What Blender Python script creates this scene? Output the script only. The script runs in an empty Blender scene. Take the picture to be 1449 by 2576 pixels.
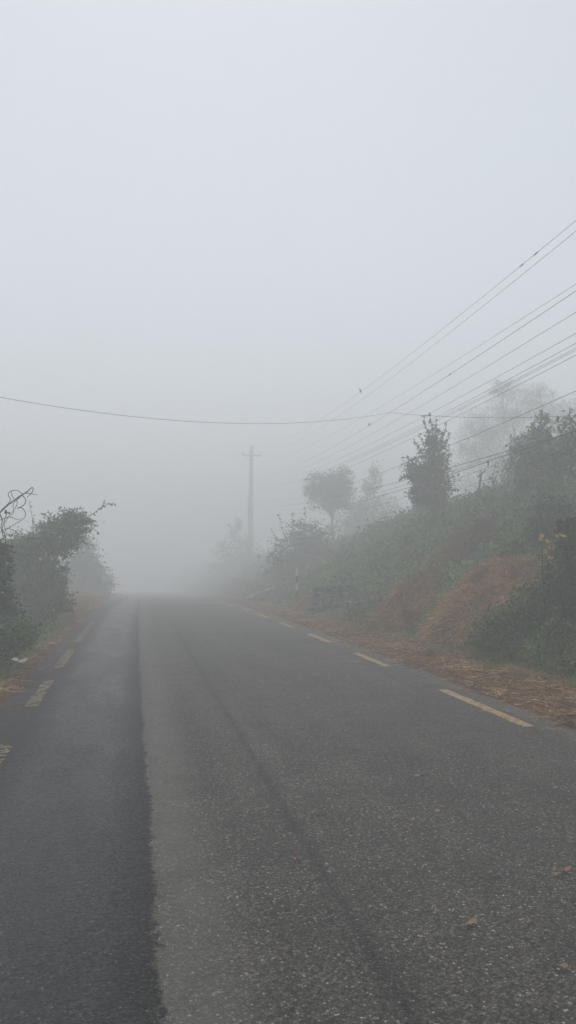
import bpy, math, random
import numpy as np
from math import radians, sin, cos, tan, pi
from mathutils import Vector, Matrix

random.seed(7)
rng = np.random.default_rng(11)
scene = bpy.context.scene
COL = scene.collection

# ------------------------------------------------------------------ camera
FPX, CX, CY = 1944.0, 724.5, 1287.5          # focal length and centre of a 1449 x 2575 view of the photo
PITCH, YAW = radians(3.33), radians(11.35)
CAM = Vector((0.0, 0.0, 1.6))
FWD = Vector((sin(YAW) * cos(PITCH), cos(YAW) * cos(PITCH), sin(PITCH)))
RGT = Vector((cos(YAW), -sin(YAW), 0.0))
UPV = RGT.cross(FWD)
cam_data = bpy.data.cameras.new("camera")
cam_data.sensor_fit = 'VERTICAL'
cam_data.sensor_height = 24.0
cam_data.lens = 24.0 * FPX / 2575.0
cam_data.clip_start = 0.05
cam_data.clip_end = 2000.0
cam = bpy.data.objects.new("camera", cam_data)
COL.objects.link(cam)
cam.location = CAM
cam.rotation_euler = FWD.to_track_quat('-Z', 'Y').to_euler()
scene.camera = cam

# ------------------------------------------------------------------ sky, sun, exposure
SUN_EL, SUN_ROT = radians(58), radians(4)
world = bpy.data.worlds.new("World")
scene.world = world
world.use_nodes = True
wn, wl = world.node_tree.nodes, world.node_tree.links
wn.clear()
w_out = wn.new('ShaderNodeOutputWorld')
w_bg = wn.new('ShaderNodeBackground')
w_bg.inputs['Strength'].default_value = 0.10
sky = wn.new('ShaderNodeTexSky')
sky.sky_type = 'NISHITA'
sky.sun_disc = False
sky.sun_elevation = SUN_EL
sky.sun_rotation = SUN_ROT
sky.air_density = 1.0
sky.dust_density = 4.0
w_mix = wn.new('ShaderNodeMixRGB')
w_mix.inputs['Fac'].default_value = 0.86          # thick cloud layer covers most of the clear sky
w_tc = wn.new('ShaderNodeTexCoord')
w_sep = wn.new('ShaderNodeSeparateXYZ')
w_ramp = wn.new('ShaderNodeMapRange')             # overcast sky: zenith brighter than horizon
w_ramp.inputs['From Min'].default_value = 0.0
w_ramp.inputs['From Max'].default_value = 0.75
w_ramp.inputs['To Min'].default_value = 1.12
w_ramp.inputs['To Max'].default_value = 0.82
w_ramp.interpolation_type = 'SMOOTHSTEP'
w_noise = wn.new('ShaderNodeTexNoise')
w_noise.inputs['Scale'].default_value = 1.3
w_noise.inputs['Detail'].default_value = 4.0
w_nr = wn.new('ShaderNodeMapRange')
w_nr.inputs['To Min'].default_value = 0.93
w_nr.inputs['To Max'].default_value = 1.07
w_mul = wn.new('ShaderNodeMath'); w_mul.operation = 'MULTIPLY'
w_cloud = wn.new('ShaderNodeVectorMath'); w_cloud.operation = 'SCALE'
w_cloud.inputs[0].default_value = (8.35, 9.05, 9.95)
wl.new(w_tc.outputs['Generated'], w_sep.inputs[0])
wl.new(w_sep.outputs['Z'], w_ramp.inputs['Value'])
wl.new(w_tc.outputs['Generated'], w_noise.inputs['Vector'])
wl.new(w_noise.outputs['Fac'], w_nr.inputs['Value'])
wl.new(w_ramp.outputs[0], w_mul.inputs[0]); wl.new(w_nr.outputs[0], w_mul.inputs[1])
wl.new(w_mul.outputs[0], w_cloud.inputs['Scale'])
wl.new(sky.outputs[0], w_mix.inputs['Color1'])
wl.new(w_cloud.outputs[0], w_mix.inputs['Color2'])
wl.new(w_mix.outputs[0], w_bg.inputs['Color'])
wl.new(w_bg.outputs[0], w_out.inputs['Surface'])

sun_data = bpy.data.lights.new("sun", 'SUN')
sun_data.energy = 1.1
sun_data.angle = radians(45)
sun_data.color = (1.0, 0.97, 0.92)
sun = bpy.data.objects.new("sun", sun_data)
COL.objects.link(sun)
sun_dir = Vector((sin(SUN_ROT) * cos(SUN_EL), cos(SUN_ROT) * cos(SUN_EL), sin(SUN_EL)))
sun.rotation_euler = sun_dir.to_track_quat('Z', 'Y').to_euler()
sun.location = (0, 0, 60)

scene.view_settings.view_transform = 'Standard'
scene.view_settings.look = 'None'
scene.view_settings.exposure = 0.05
scene.view_settings.gamma = 1.0
cy = scene.cycles
cy.use_denoising = True
cy.max_bounces = 12
cy.diffuse_bounces = 3
cy.glossy_bounces = 2
cy.transmission_bounces = 2
cy.volume_bounces = 8
cy.transparent_max_bounces = 8
cy.use_adaptive_sampling = False

# ------------------------------------------------------------------ placing helpers
def ray(px, py):
    return FWD + RGT * ((px - CX) / FPX) - UPV * ((py - CY) / FPX)

def at(px, py, Y):
    """point seen at (px, py) that lies Y metres up the road"""
    d = ray(px, py)
    return CAM + d * ((Y - CAM.y) / d.y)

def road_z(y):
    t = np.maximum(0.0, y - 8.0)
    z = -0.0006 * t * t
    return np.where(t > 33, -0.0006 * 1089 - 0.0396 * (t - 33), z)

def bend(y):
    t = np.clip(y - 8.0, 0.0, 60.0)
    return 0.00035 * t * t

def sstep(a, b, x):
    t = np.clip((x - a) / (b - a), 0, 1)
    return t * t * (3 - 2 * t)

_ph = rng.uniform(0, 6.28, (5, 14)); _dr = rng.uniform(0, 6.28, (5, 14))
def wob(x, y, wl, k=0):
    """smooth pseudo noise in about -1..1, with features about wl metres"""
    s = 0
    for i in range(14):
        f = 2 * pi / (wl * (0.6 + 0.09 * i))
        s = s + np.sin((x * cos(_dr[k % 5, i]) + y * sin(_dr[k % 5, i])) * f + _ph[k % 5, i] + k)
    return s / 4.5

def terrain_z(x, y):
    x = np.asarray(x, float); y = np.asarray(y, float)
    u = x - bend(y)
    base = road_z(y)
    # right: verge, steep bank, terrace, hillside
    foot = 5.35 + 0.22 * wob(x * 0, y, 6.0, 1) - 0.35 * sstep(13, 17, y) * (1 - sstep(24, 30, y))
    crest = 10.4 + 0.4 * wob(x * 0 + 3, y, 9.0, 2)
    hb = np.interp(y, [-60, 0, 16, 24, 30, 43, 60, 190], [3.2, 3.2, 3.3, 3.3, 3.1, 2.5, 2.6, 6.0])
    t = np.clip((u - foot) / (crest - foot), 0, 1)
    prof = t ** 1.18 * (1 + 0.12 * (1 - t))
    zr = 0.02 + 0.05 * sstep(4.2, 5.2, u) + hb * prof + 0.13 * np.maximum(0, u - crest) 
    zr = np.minimum(zr, 8.0)
    zr = zr + (0.15 * wob(x, y, 1.4, 3) + 0.20 * wob(x, y, 3.7, 4)) * sstep(foot, foot + 1.0, u)
    zr = zr + 0.018 * wob(x, y, 0.5, 0) * sstep(4.05, 4.5, u)
    # left: verge then falling away
    v = -1.38 - u
    zl = 0.02 + 0.10 * sstep(0.3, 1.4, v) - 0.30 * np.maximum(0, v - 2.6) + 0.03 * wob(x, y, 0.9, 2) * sstep(0.1, 0.6, v)
    zl = np.maximum(zl, -8 + 0.2 * wob(x, y, 9, 1))
    z = np.where(u > 4.05, zr, np.where(u < -1.38, zl, -0.03))
    return base + z

def tz(x, y):
    return float(terrain_z(x, y))

def on_ground(px, py, far=90.0):
    d = ray(px, py)
    t, step = 1.0, 0.05
    while t < far:
        p = CAM + d * t
        if p.z < tz(p.x, p.y):
            return p
        t += step
    return CAM + d * far

# ------------------------------------------------------------------ object helpers
def tag(o, label=None, cat=None, group=None, kind=None):
    if label: o['label'] = label
    if cat: o['category'] = cat
    if group: o['group'] = group
    if kind: o['kind'] = kind
    return o

def empty(name, loc, label, cat, group=None):
    o = bpy.data.objects.new(name, None)
    o.empty_display_size = 0.2
    COL.objects.link(o)
    o.location = loc
    return tag(o, label, cat, group)

def mesh_np(name, V, Fs, mat, parent=None, smooth=False):
    """V (n,3); Fs list of (m,k) int arrays"""
    V = np.asarray(V, np.float32)
    if parent is not None:
        V = V - np.asarray(world_loc(parent), np.float32)
    me = bpy.data.meshes.new(name)
    me.vertices.add(len(V))
    me.vertices.foreach_set('co', V.ravel())
    Fs = [np.asarray(f, np.int32) for f in Fs if len(f)]
    loops = np.concatenate([f.ravel() for f in Fs])
    tot = np.concatenate([np.full(len(f), f.shape[1], np.int32) for f in Fs])
    start = np.concatenate([[0], np.cumsum(tot)[:-1]]).astype(np.int32)
    me.loops.add(len(loops)); me.loops.foreach_set('vertex_index', loops)
    me.polygons.add(len(tot)); me.polygons.foreach_set('loop_start', start); me.polygons.foreach_set('loop_total', tot)
    if smooth:
        me.polygons.foreach_set('use_smooth', np.ones(len(tot), bool))
    me.update(calc_edges=True)
    me.validate()
    me.materials.append(mat)
    o = bpy.data.objects.new(name, me)
    COL.objects.link(o)
    if parent is not None:
        o.parent = parent
    return o

def world_loc(o):
    p = Vector(o.location)
    while o.parent is not None:
        o = o.parent
        p = p + o.location
    return p

class Geo:
    """collects pieces of one mesh"""
    def __init__(s): s.V = []; s.F3 = []; s.F4 = []; s.n = 0
    def add(s, V, F):
        V = np.asarray(V, float); F = np.asarray(F, int)
        s.V.append(V)
        (s.F3 if F.shape[1] == 3 else s.F4).append(F + s.n)
        s.n += len(V)
    def tube(s, pts, rad, sides=6, cap=True):
        pts = [Vector(p) for p in pts]
        n = len(pts)
        rad = list(rad) if hasattr(rad, '__len__') else [rad] * n
        rings = []
        ref = Vector((0.3, 0.5, 0.81)).normalized()
        for i, p in enumerate(pts):
            d = (pts[min(i + 1, n - 1)] - pts[max(i - 1, 0)])
            if d.length < 1e-9: d = Vector((0, 0, 1))
            d.normalize()
            r0 = ref if abs(ref.dot(d)) < 0.95 else Vector((1, 0, 0))
            a = d.cross(r0).normalized(); b = d.cross(a)
            for k in range(sides):
                th = 2 * pi * k / sides
                rings.append(p + (a * cos(th) + b * sin(th)) * rad[i])
        F = []
        for i in range(n - 1):
            for k in range(sides):
                k2 = (k + 1) % sides
                F.append((i * sides + k, i * sides + k2, (i + 1) * sides + k2, (i + 1) * sides + k))
        s.add([tuple(v) for v in rings], F)
        if cap:
            for i, e in ((0, pts[0]), (n - 1, pts[-1])):
                V = [tuple(v) for v in rings[i * sides:(i + 1) * sides]] + [tuple(e)]
                s.add(V, [(k, (k + 1) % sides, sides) for k in range(sides)])
    def box(s, c, size, rot=0.0, M=None):
        hx, hy, hz = size[0] / 2, size[1] / 2, size[2] / 2
        V = [Vector((x, y, z)) for x in (-hx, hx) for y in (-hy, hy) for z in (-hz, hz)]
        R = M if M is not None else Matrix.Rotation(rot, 3, 'Z')
        V = [tuple(R @ v + Vector(c)) for v in V]
        s.add(V, [(0, 1, 3, 2), (4, 6, 7, 5), (0, 4, 5, 1), (2, 3, 7, 6), (0, 2, 6, 4), (1, 5, 7, 3)])
    def build(s, name, mat, parent=None, smooth=False):
        V = np.concatenate(s.V)
        Fs = []
        if s.F3: Fs.append(np.concatenate(s.F3))
        if s.F4: Fs.append(np.concatenate(s.F4))
        return mesh_np(name, V, Fs, mat, parent, smooth)

# ---- leaf and blade scatter
LEAF = (np.array([(0, 0, 0), (-.30, .35, .07), (-.24, .72, .05), (0, 1.0, -.08), (.24, .72, .05), (.30, .35, .07), (0, .5, -.01)], float),
        np.array([(0, 6, 1, 1), (0, 5, 6, 6)], int))
LEAF_V = np.array([(0, 0, 0), (-.33, .42, .09), (0, 1.0, -.10), (.33, .42, .09), (0, .45, 0)], float)
LEAF_F = np.array([(0, 4, 1), (4, 2, 1), (0, 3, 4), (4, 3, 2)], int)
SIMPLE_V = np.array([(0, 0, 0), (-.34, .45, .06), (0, 1.0, -.05), (.34, .45, .06)], float)
SIMPLE_F = np.array([(0, 2, 1), (0, 3, 2)], int)
NARROW_V = SIMPLE_V * np.array([.42, 1, 1])

def frames(d, up):
    """rotation matrices with local y along d, local z near up"""
    d = d / np.linalg.norm(d, axis=1, keepdims=True)
    x = np.cross(d, up); nx = np.linalg.norm(x, axis=1, keepdims=True); nx[nx < 1e-6] = 1
    x = x / nx
    z = np.cross(x, d)
    return np.stack([x, d, z], axis=2)           # columns

def rand_dirs(n):
    v = rng.normal(size=(n, 3))
    return v / np.linalg.norm(v, axis=1, keepdims=True)

def leaf_mesh(P, D, U, S, V0=SIMPLE_V, F0=SIMPLE_F):
    R = frames(D, U)
    V = np.einsum('nij,kj->nki', R, V0) * S[:, None, None] + P[:, None, :]
    n, k = len(P), len(V0)
    F = (F0[None] + (np.arange(n) * k)[:, None, None]).reshape(-1, 3)
    return V.reshape(-1, 3), F

def blades(P, D, L, W, bendv, segs=3):
    """thin tapering ribbons from P along D, bending by bendv"""
    n = len(P)
    side = np.cross(D, rand_dirs(n)); side /= np.linalg.norm(side, axis=1, keepdims=True) + 1e-9
    rows = []
    for i in range(segs + 1):
        t = i / segs
        c = P + D * (L * t)[:, None] + bendv * (L * t * t)[:, None]
        w = (W * (1 - 0.75 * t))[:, None] * 0.5
        rows += [c - side * w, c + side * w]
    V = np.stack(rows, axis=1).reshape(-1, 3)
    k = 2 * (segs + 1)
    f = np.array([(2 * i, 2 * i + 1, 2 * i + 3, 2 * i + 2) for i in range(segs)])
    F = (f[None] + (np.arange(n) * k)[:, None, None]).reshape(-1, 4)
    return V, F

# ------------------------------------------------------------------ materials
def new_mat(name):
    m = bpy.data.materials.new(name)
    m.use_nodes = True
    nt = m.node_tree
    b = nt.nodes['Principled BSDF']
    return m, nt, nt.nodes, nt.links, b

def island_mat(name, cols, rough=0.75, spec=0.25, transl=0.0, vary=True):
    """colour varies from leaf to leaf (random per island) between the given colours"""
    m, nt, N, L, b = new_mat(name)
    g = N.new('ShaderNodeNewGeometry')
    r = N.new('ShaderNodeValToRGB')
    r.color_ramp.interpolation = 'LINEAR'
    while len(r.color_ramp.elements) < len(cols):
        r.color_ramp.elements.new(0.5)
    for i, c in enumerate(cols):
        r.color_ramp.elements[i].position = i / (len(cols) - 1)
        r.color_ramp.elements[i].color = (*c, 1)
    L.new(g.outputs['Random Per Island'], r.inputs['Fac'])
    tc = N.new('ShaderNodeTexCoord')
    n = N.new('ShaderNodeTexNoise'); n.inputs['Scale'].default_value = 1.6; n.inputs['Detail'].default_value = 3
    L.new(tc.outputs['Object'], n.inputs['Vector'])
    mr = N.new('ShaderNodeMapRange'); mr.inputs['From Min'].default_value = .3; mr.inputs['From Max'].default_value = .7
    mr.inputs['To Min'].default_value = 0.55; mr.inputs['To Max'].default_value = 1.45
    L.new(n.outputs['Fac'], mr.inputs['Value'])
    s = N.new('ShaderNodeVectorMath'); s.operation = 'SCALE'
    L.new(r.outputs['Color'], s.inputs[0]); L.new(mr.outputs[0], s.inputs['Scale'])
    L.new(s.outputs[0], b.inputs['Base Color'])
    b.inputs['Roughness'].default_value = rough
    b.inputs['Specular IOR Level'].default_value = spec
    if transl:
        t = N.new('ShaderNodeBsdfTranslucent')
        L.new(s.outputs[0], t.inputs['Color'])
        mx = N.new('ShaderNodeMixShader'); mx.inputs[0].default_value = transl
        L.new(b.outputs[0], mx.inputs[1]); L.new(t.outputs[0], mx.inputs[2])
        L.new(mx.outputs[0], N['Material Output'].inputs['Surface'])
    return m

def noise_mat(name, c1, c2, scale=4.0, rough=0.8, bump=0.0, bscale=30.0, spec=0.3):
    m, nt, N, L, b = new_mat(name)
    tc = N.new('ShaderNodeTexCoord')
    n = N.new('ShaderNodeTexNoise'); n.inputs['Scale'].default_value = scale; n.inputs['Detail'].default_value = 6
    L.new(tc.outputs['Object'], n.inputs['Vector'])
    r = N.new('ShaderNodeValToRGB')
    r.color_ramp.elements[0].position = .35; r.color_ramp.elements[0].color = (*c1, 1)
    r.color_ramp.elements[1].position = .65; r.color_ramp.elements[1].color = (*c2, 1)
    L.new(n.outputs['Fac'], r.inputs['Fac']); L.new(r.outputs['Color'], b.inputs['Base Color'])
    b.inputs['Roughness'].default_value = rough
    b.inputs['Specular IOR Level'].default_value = spec
    if bump:
        n2 = N.new('ShaderNodeTexNoise'); n2.inputs['Scale'].default_value = bscale; n2.inputs['Detail'].default_value = 5
        L.new(tc.outputs['Object'], n2.inputs['Vector'])
        bp = N.new('ShaderNodeBump'); bp.inputs['Strength'].default_value = bump; bp.inputs['Distance'].default_value = 0.05
        L.new(n2.outputs['Fac'], bp.inputs['Height']); L.new(bp.outputs[0], b.inputs['Normal'])
    return m

M = {}
M['leaf_dark'] = island_mat('leaf_dark', [(.020, .038, .010), (.040, .074, .018), (.075, .125, .034)], .6, .35, .2)
M['leaf_mid'] = island_mat('leaf_mid', [(.042, .072, .016), (.085, .135, .028), (.16, .215, .055)], .6, .35, .25)
M['leaf_pale'] = island_mat('leaf_pale', [(.055, .090, .028), (.10, .15, .045), (.18, .24, .085)], .6, .3, .3)
M['leaf_far'] = island_mat('leaf_far', [(.038, .056, .024), (.068, .092, .038), (.11, .135, .060)], .7, .2, .25)
M['cover'] = island_mat('cover', [(.028, .054, .014), (.075, .130, .030), (.14, .215, .055), (.25, .30, .11)], .65, .3, .2)
M['grass'] = island_mat('grass', [(.05, .09, .016), (.10, .17, .030), (.17, .23, .050), (.28, .23, .09)], .7, .25, .25)
M['dry_grass'] = island_mat('dry_grass', [(.16, .11, .055), (.30, .21, .11), (.44, .32, .18)], .8, .15, .15)
M['straw'] = island_mat('straw', [(.14, .065, .027), (.34, .17, .070), (.52, .29, .125), (.74, .50, .26)], .75, .2)
M['straw_litter'] = island_mat('straw_litter', [(.075, .035, .018), (.21, .105, .048), (.38, .21, .095), (.64, .43, .22)], .8, .2)
M['straw_old'] = island_mat('straw_old', [(.09, .040, .018), (.20, .092, .040), (.32, .165, .075), (.50, .30, .15)], .8, .15)
M['straw_old_core'] = noise_mat('straw_old_core', (.05, .028, .016), (.13, .075, .04), 14, .95, .6, 60, .1)
M['bracken'] = island_mat('bracken', [(.06, .032, .018), (.15, .080, .042), (.26, .15, .075)], .85, .1)
M['bark'] = noise_mat('bark', (.045, .036, .028), (.11, .092, .075), 9, .9, .5, 40)
M['bark_pale'] = noise_mat('bark_pale', (.13, .11, .09), (.26, .23, .19), 9, .9, .4, 40)
M['twig'] = noise_mat('twig', (.030, .024, .019), (.075, .062, .050), 12, .9)
M['stone'] = noise_mat('stone', (.035, .036, .030), (.20, .195, .18), 7, .9, .6, 22)
M['concrete'] = noise_mat('concrete', (.22, .215, .20), (.32, .315, .30), 3, .9, .3, 30)
M['steel'] = noise_mat('steel', (.10, .10, .10), (.18, .18, .18), 5, .6)
M['wire'] = noise_mat('wire', (.030, .030, .032), (.055, .055, .058), 3, .6)
M['insulator'] = noise_mat('insulator', (.10, .055, .04), (.14, .08, .06), 5, .35, spec=.6)
M['bird'] = noise_mat('bird', (.022, .020, .020), (.05, .046, .044), 20, .8)
M['petal'] = island_mat('petal', [(.70, .34, .03), (.80, .48, .06), (.85, .60, .15)], .6, .2, .3)
M['red_petal'] = island_mat('red_petal', [(.16, .02, .03), (.26, .04, .05)], .6, .2, .3)
M['pink_petal'] = island_mat('pink_petal', [(.62, .35, .33), (.78, .50, .48)], .6, .2, .3)
M['disc'] = noise_mat('disc', (.16, .07, .02), (.25, .12, .03), 30, .9)
M['timber'] = noise_mat('timber', (.16, .14, .12), (.28, .25, .22), 5, .9, .3, 25)
M['white_paint'] = noise_mat('white_paint', (.38, .37, .36), (.60, .60, .58), 9, .6)
M['black_paint'] = noise_mat('black_paint', (.035, .028, .026), (.07, .05, .045), 9, .6)
M['leaf_litter'] = island_mat('leaf_litter', [(.17, .11, .065), (.25, .17, .10), (.33, .23, .145)], .8, .2)
M['leaf_orange'] = island_mat('leaf_orange', [(.28, .12, .07), (.34, .15, .085)], .7, .2)
M['leaf_whitish'] = island_mat('leaf_whitish', [(.36, .38, .32), (.48, .50, .44)], .6, .3, .2)
M['flower_white'] = noise_mat('flower_white', (.6, .55, .52), (.75, .68, .66), 9, .6)

# --- asphalt
def asphalt():
    m, nt, N, L, b = new_mat('asphalt')
    def nd(t, **k):
        n = N.new(t)
        for a, v in k.items(): setattr(n, a, v)
        return n
    def math_(op, a, b_=None, c=None):
        n = nd('ShaderNodeMath', operation=op)
        for i, v in enumerate((a, b_, c)):
            if v is None: continue
            if isinstance(v, (int, float)): n.inputs[i].default_value = v
            else: L.new(v, n.inputs[i])
        return n.outputs[0]
    def mrange(v, a, b_, c, d, smooth=True):
        n = nd('ShaderNodeMapRange', interpolation_type='SMOOTHSTEP' if smooth else 'LINEAR')
        L.new(v, n.inputs['Value'])
        for k, x in zip(('From Min', 'From Max', 'To Min', 'To Max'), (a, b_, c, d)): n.inputs[k].default_value = x
        return n.outputs[0]
    tc = nd('ShaderNodeTexCoord')
    co = tc.outputs['Object']
    sep = nd('ShaderNodeSeparateXYZ'); L.new(co, sep.inputs[0])
    X, Y = sep.outputs['X'], sep.outputs['Y']
    def noise(scale, detail=3, vec=None, rough=.5):
        n = nd('ShaderNodeTexNoise'); n.inputs['Scale'].default_value = scale; n.inputs['Detail'].default_value = detail
        n.inputs['Roughness'].default_value = rough
        L.new(vec if vec is not None else co, n.inputs['Vector']); return n.outputs['Fac']
    # u: distance across the road, following its bend
    t = math_('MAXIMUM', math_('SUBTRACT', Y, 8.0), 0.0)
    u = math_('SUBTRACT', X, math_('MULTIPLY', math_('MULTIPLY', t, t), 0.00035))
    wobn = math_('MULTIPLY', math_('SUBTRACT', noise(1.1, 5, rough=.7), .5), .11)
    fine = math_('MULTIPLY', math_('SUBTRACT', noise(22, 5, rough=.7), .5), .20)
    uw = math_('ADD', math_('ADD', u, wobn), fine)
    patch = mrange(uw, .10, .125, 1, 0)                 # newer dark strip to the left of the seam
    # stones
    v1 = nd('ShaderNodeTexVoronoi'); v1.inputs['Scale'].default_value = 95; L.new(co, v1.inputs['Vector'])
    v2 = nd('ShaderNodeTexVoronoi'); v2.inputs['Scale'].default_value = 88; L.new(co, v2.inputs['Vector'])
    sc1 = nd('ShaderNodeSeparateColor'); L.new(v1.outputs['Color'], sc1.inputs[0])
    sc2 = nd('ShaderNodeSeparateColor'); L.new(v2.outputs['Color'], sc2.inputs[0])
    ramp = nd('ShaderNodeValToRGB')
    els = ramp.color_ramp.elements
    els[0].position = 0; els[0].color = (.022, .021, .020, 1)
    els[1].position = 1; els[1].color = (.30, .285, .26, 1)
    for p, c in ((.30, (.050, .048, .045)), (.65, (.074, .071, .067)), (.90, (.098, .094, .088)), (.965, (.15, .14, .125))):
        e = els.new(p); e.color = (*c, 1)
    L.new(sc1.outputs[0], ramp.inputs['Fac'])
    ramp2 = nd('ShaderNodeValToRGB')
    e2 = ramp2.color_ramp.elements
    e2[0].position = .925; e2[0].color = (0, 0, 0, 1); e2[1].position = .985; e2[1].color = (1, 1, 1, 1)
    L.new(sc2.outputs[0], ramp2.inputs['Fac'])
    core = mrange(v2.outputs['Distance'], .2, .45, 1, 0)
    flick = math_('MULTIPLY', ramp2.outputs['Color'], core)
    gap = mrange(v1.outputs['Distance'], .25, .60, 1.12, .45)
    # tint: warm grey old surface, cool dark strip
    mixp = nd('ShaderNodeMixRGB', blend_type='MIX')
    mixp.inputs['Color1'].default_value = (1.72, 1.62, 1.46, 1); mixp.inputs['Color2'].default_value = (.31, .30, .305, 1)
    L.new(patch, mixp.inputs['Fac'])
    col = nd('ShaderNodeMixRGB', blend_type='MULTIPLY'); col.inputs['Fac'].default_value = 1
    L.new(ramp.outputs['Color'], col.inputs['Color1']); L.new(mixp.outputs[0], col.inputs['Color2'])
    # bands along the road
    big = noise(.55, 4)
    uu = math_('ADD', u, math_('MULTIPLY', math_('SUBTRACT', big, .5), .10))
    def bandf(c, w, amp):      # multiplies 1+amp near u=c
        d = math_('DIVIDE', math_('ABSOLUTE', math_('SUBTRACT', uu, c)), w)
        return math_('ADD', 1.0, math_('MULTIPLY', mrange(d, 0, 1, 1, 0), amp))
    bands = bandf(.28, .30, .12)                          # pale strip of dust beside the seam
    bands = math_('MULTIPLY', bands, math_('MULTIPLY', bandf(.95, .14, -.10), bandf(.95, .05, -.42)))
    bands = math_('MULTIPLY', bands, bandf(.72, .16, .08))
    bands = math_('MULTIPLY', bands, bandf(0.0, .16, -.34))
    bands = math_('MULTIPLY', bands, bandf(2.6, .7, -.06))
    bands = math_('MULTIPLY', bands, bandf(-1.3, .35, .35))
    bands = math_('MULTIPLY', bands, bandf(3.95, .28, .30))
    st = nd('ShaderNodeMapping'); st.inputs['Scale'].default_value = (2.2, .22, 1); L.new(co, st.inputs['Vector'])
    streak = mrange(noise(1.0, 6, st.outputs[0], .65), .3, .7, .84, 1.15)
    blot = mrange(noise(2.3, 5), .3, .7, .88, 1.13)
    med = math_('ADD', mrange(noise(38, 4), .32, .68, .74, 1.26), math_('MULTIPLY', patch, mrange(noise(60, 4), .35, .65, -.35, .55)))
    k = math_('MULTIPLY', math_('MULTIPLY', math_('MULTIPLY', bands, streak), blot), math_('MULTIPLY', gap, med))
    # dark tar spots
    vs = nd('ShaderNodeTexVoronoi'); vs.inputs['Scale'].default_value = 2.6
    wv = nd('ShaderNodeMixRGB'); wv.inputs['Fac'].default_value = .06
    nc = nd('ShaderNodeTexNoise'); nc.inputs['Scale'].default_value = 22; L.new(co, nc.inputs['Vector'])
    L.new(co, wv.inputs['Color1']); L.new(nc.outputs['Color'], wv.inputs['Color2'])
    L.new(wv.outputs[0], vs.inputs['Vector'])
    spot = mrange(vs.outputs['Distance'], .03, .07, .35, 1.0)
    k = math_('MULTIPLY', k, spot)
    sc = nd('ShaderNodeVectorMath', operation='SCALE'); L.new(col.outputs[0], sc.inputs[0]); L.new(k, sc.inputs['Scale'])
    dd = math_('DIVIDE', math_('ABSOLUTE', math_('SUBTRACT', uu, .24)), .34)
    dustf = math_('MULTIPLY', math_('MULTIPLY', mrange(dd, 0, 1, .62, 0), math_('SUBTRACT', 1.0, patch)), mrange(noise(3.1, 5), .25, .7, .45, 1.0))
    dust = nd('ShaderNodeMixRGB'); L.new(dustf, dust.inputs['Fac']); L.new(sc.outputs[0], dust.inputs['Color1']); dust.inputs['Color2'].default_value = (.155, .148, .130, 1)
    fl = nd('ShaderNodeMixRGB'); L.new(flick, fl.inputs['Fac']); L.new(dust.outputs[0], fl.inputs['Color1'])
    fl.inputs['Color2'].default_value = (.26, .245, .22, 1)
    L.new(fl.outputs[0], b.inputs['Base Color'])
    # damp strip: smoother
    wst = nd('ShaderNodeMapping'); wst.inputs['Scale'].default_value = (1.6, .5, 1); L.new(co, wst.inputs['Vector'])
    wetn = mrange(noise(1.4, 5, wst.outputs[0], rough=.6), .30, .72, 0, 1)
    dband = mrange(math_('ABSOLUTE', math_('SUBTRACT', u, -.42)), .20, .62, 1, .10)
    wet = math_('MULTIPLY', math_('MULTIPLY', patch, math_('ADD', .62, math_('MULTIPLY', wetn, .38))), dband)
    rg = math_('SUBTRACT', .86, math_('MULTIPLY', wet, .50))
    rg = math_('ADD', rg, math_('MULTIPLY', patch, mrange(noise(70, 3), .35, .65, -.16, .16)))
    L.new(rg, b.inputs['Roughness'])
    b.inputs['Specular IOR Level'].default_value = .45
    # bump
    rip = nd('ShaderNodeMapping'); rip.inputs['Scale'].default_value = (1.1, 7.0, 1); L.new(co, rip.inputs['Vector'])
    ripn = math_('MULTIPLY', math_('MULTIPLY', noise(3.2, 6, rip.outputs[0], .75), patch), 4.5)
    h1 = mrange(v1.outputs['Distance'], 0, .6, 1, 0)
    hh = math_('ADD', math_('ADD', h1, ripn), math_('MULTIPLY', sc1.outputs[1], .6))
    bp = nd('ShaderNodeBump'); bp.inputs['Distance'].default_value = .006
    L.new(math_('SUBTRACT', .95, math_('MULTIPLY', wet, .2)), bp.inputs['Strength'])
    L.new(hh, bp.inputs['Height'])
    L.new(bp.outputs[0], b.inputs['Normal'])
    return m
M['asphalt'] = asphalt()

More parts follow.
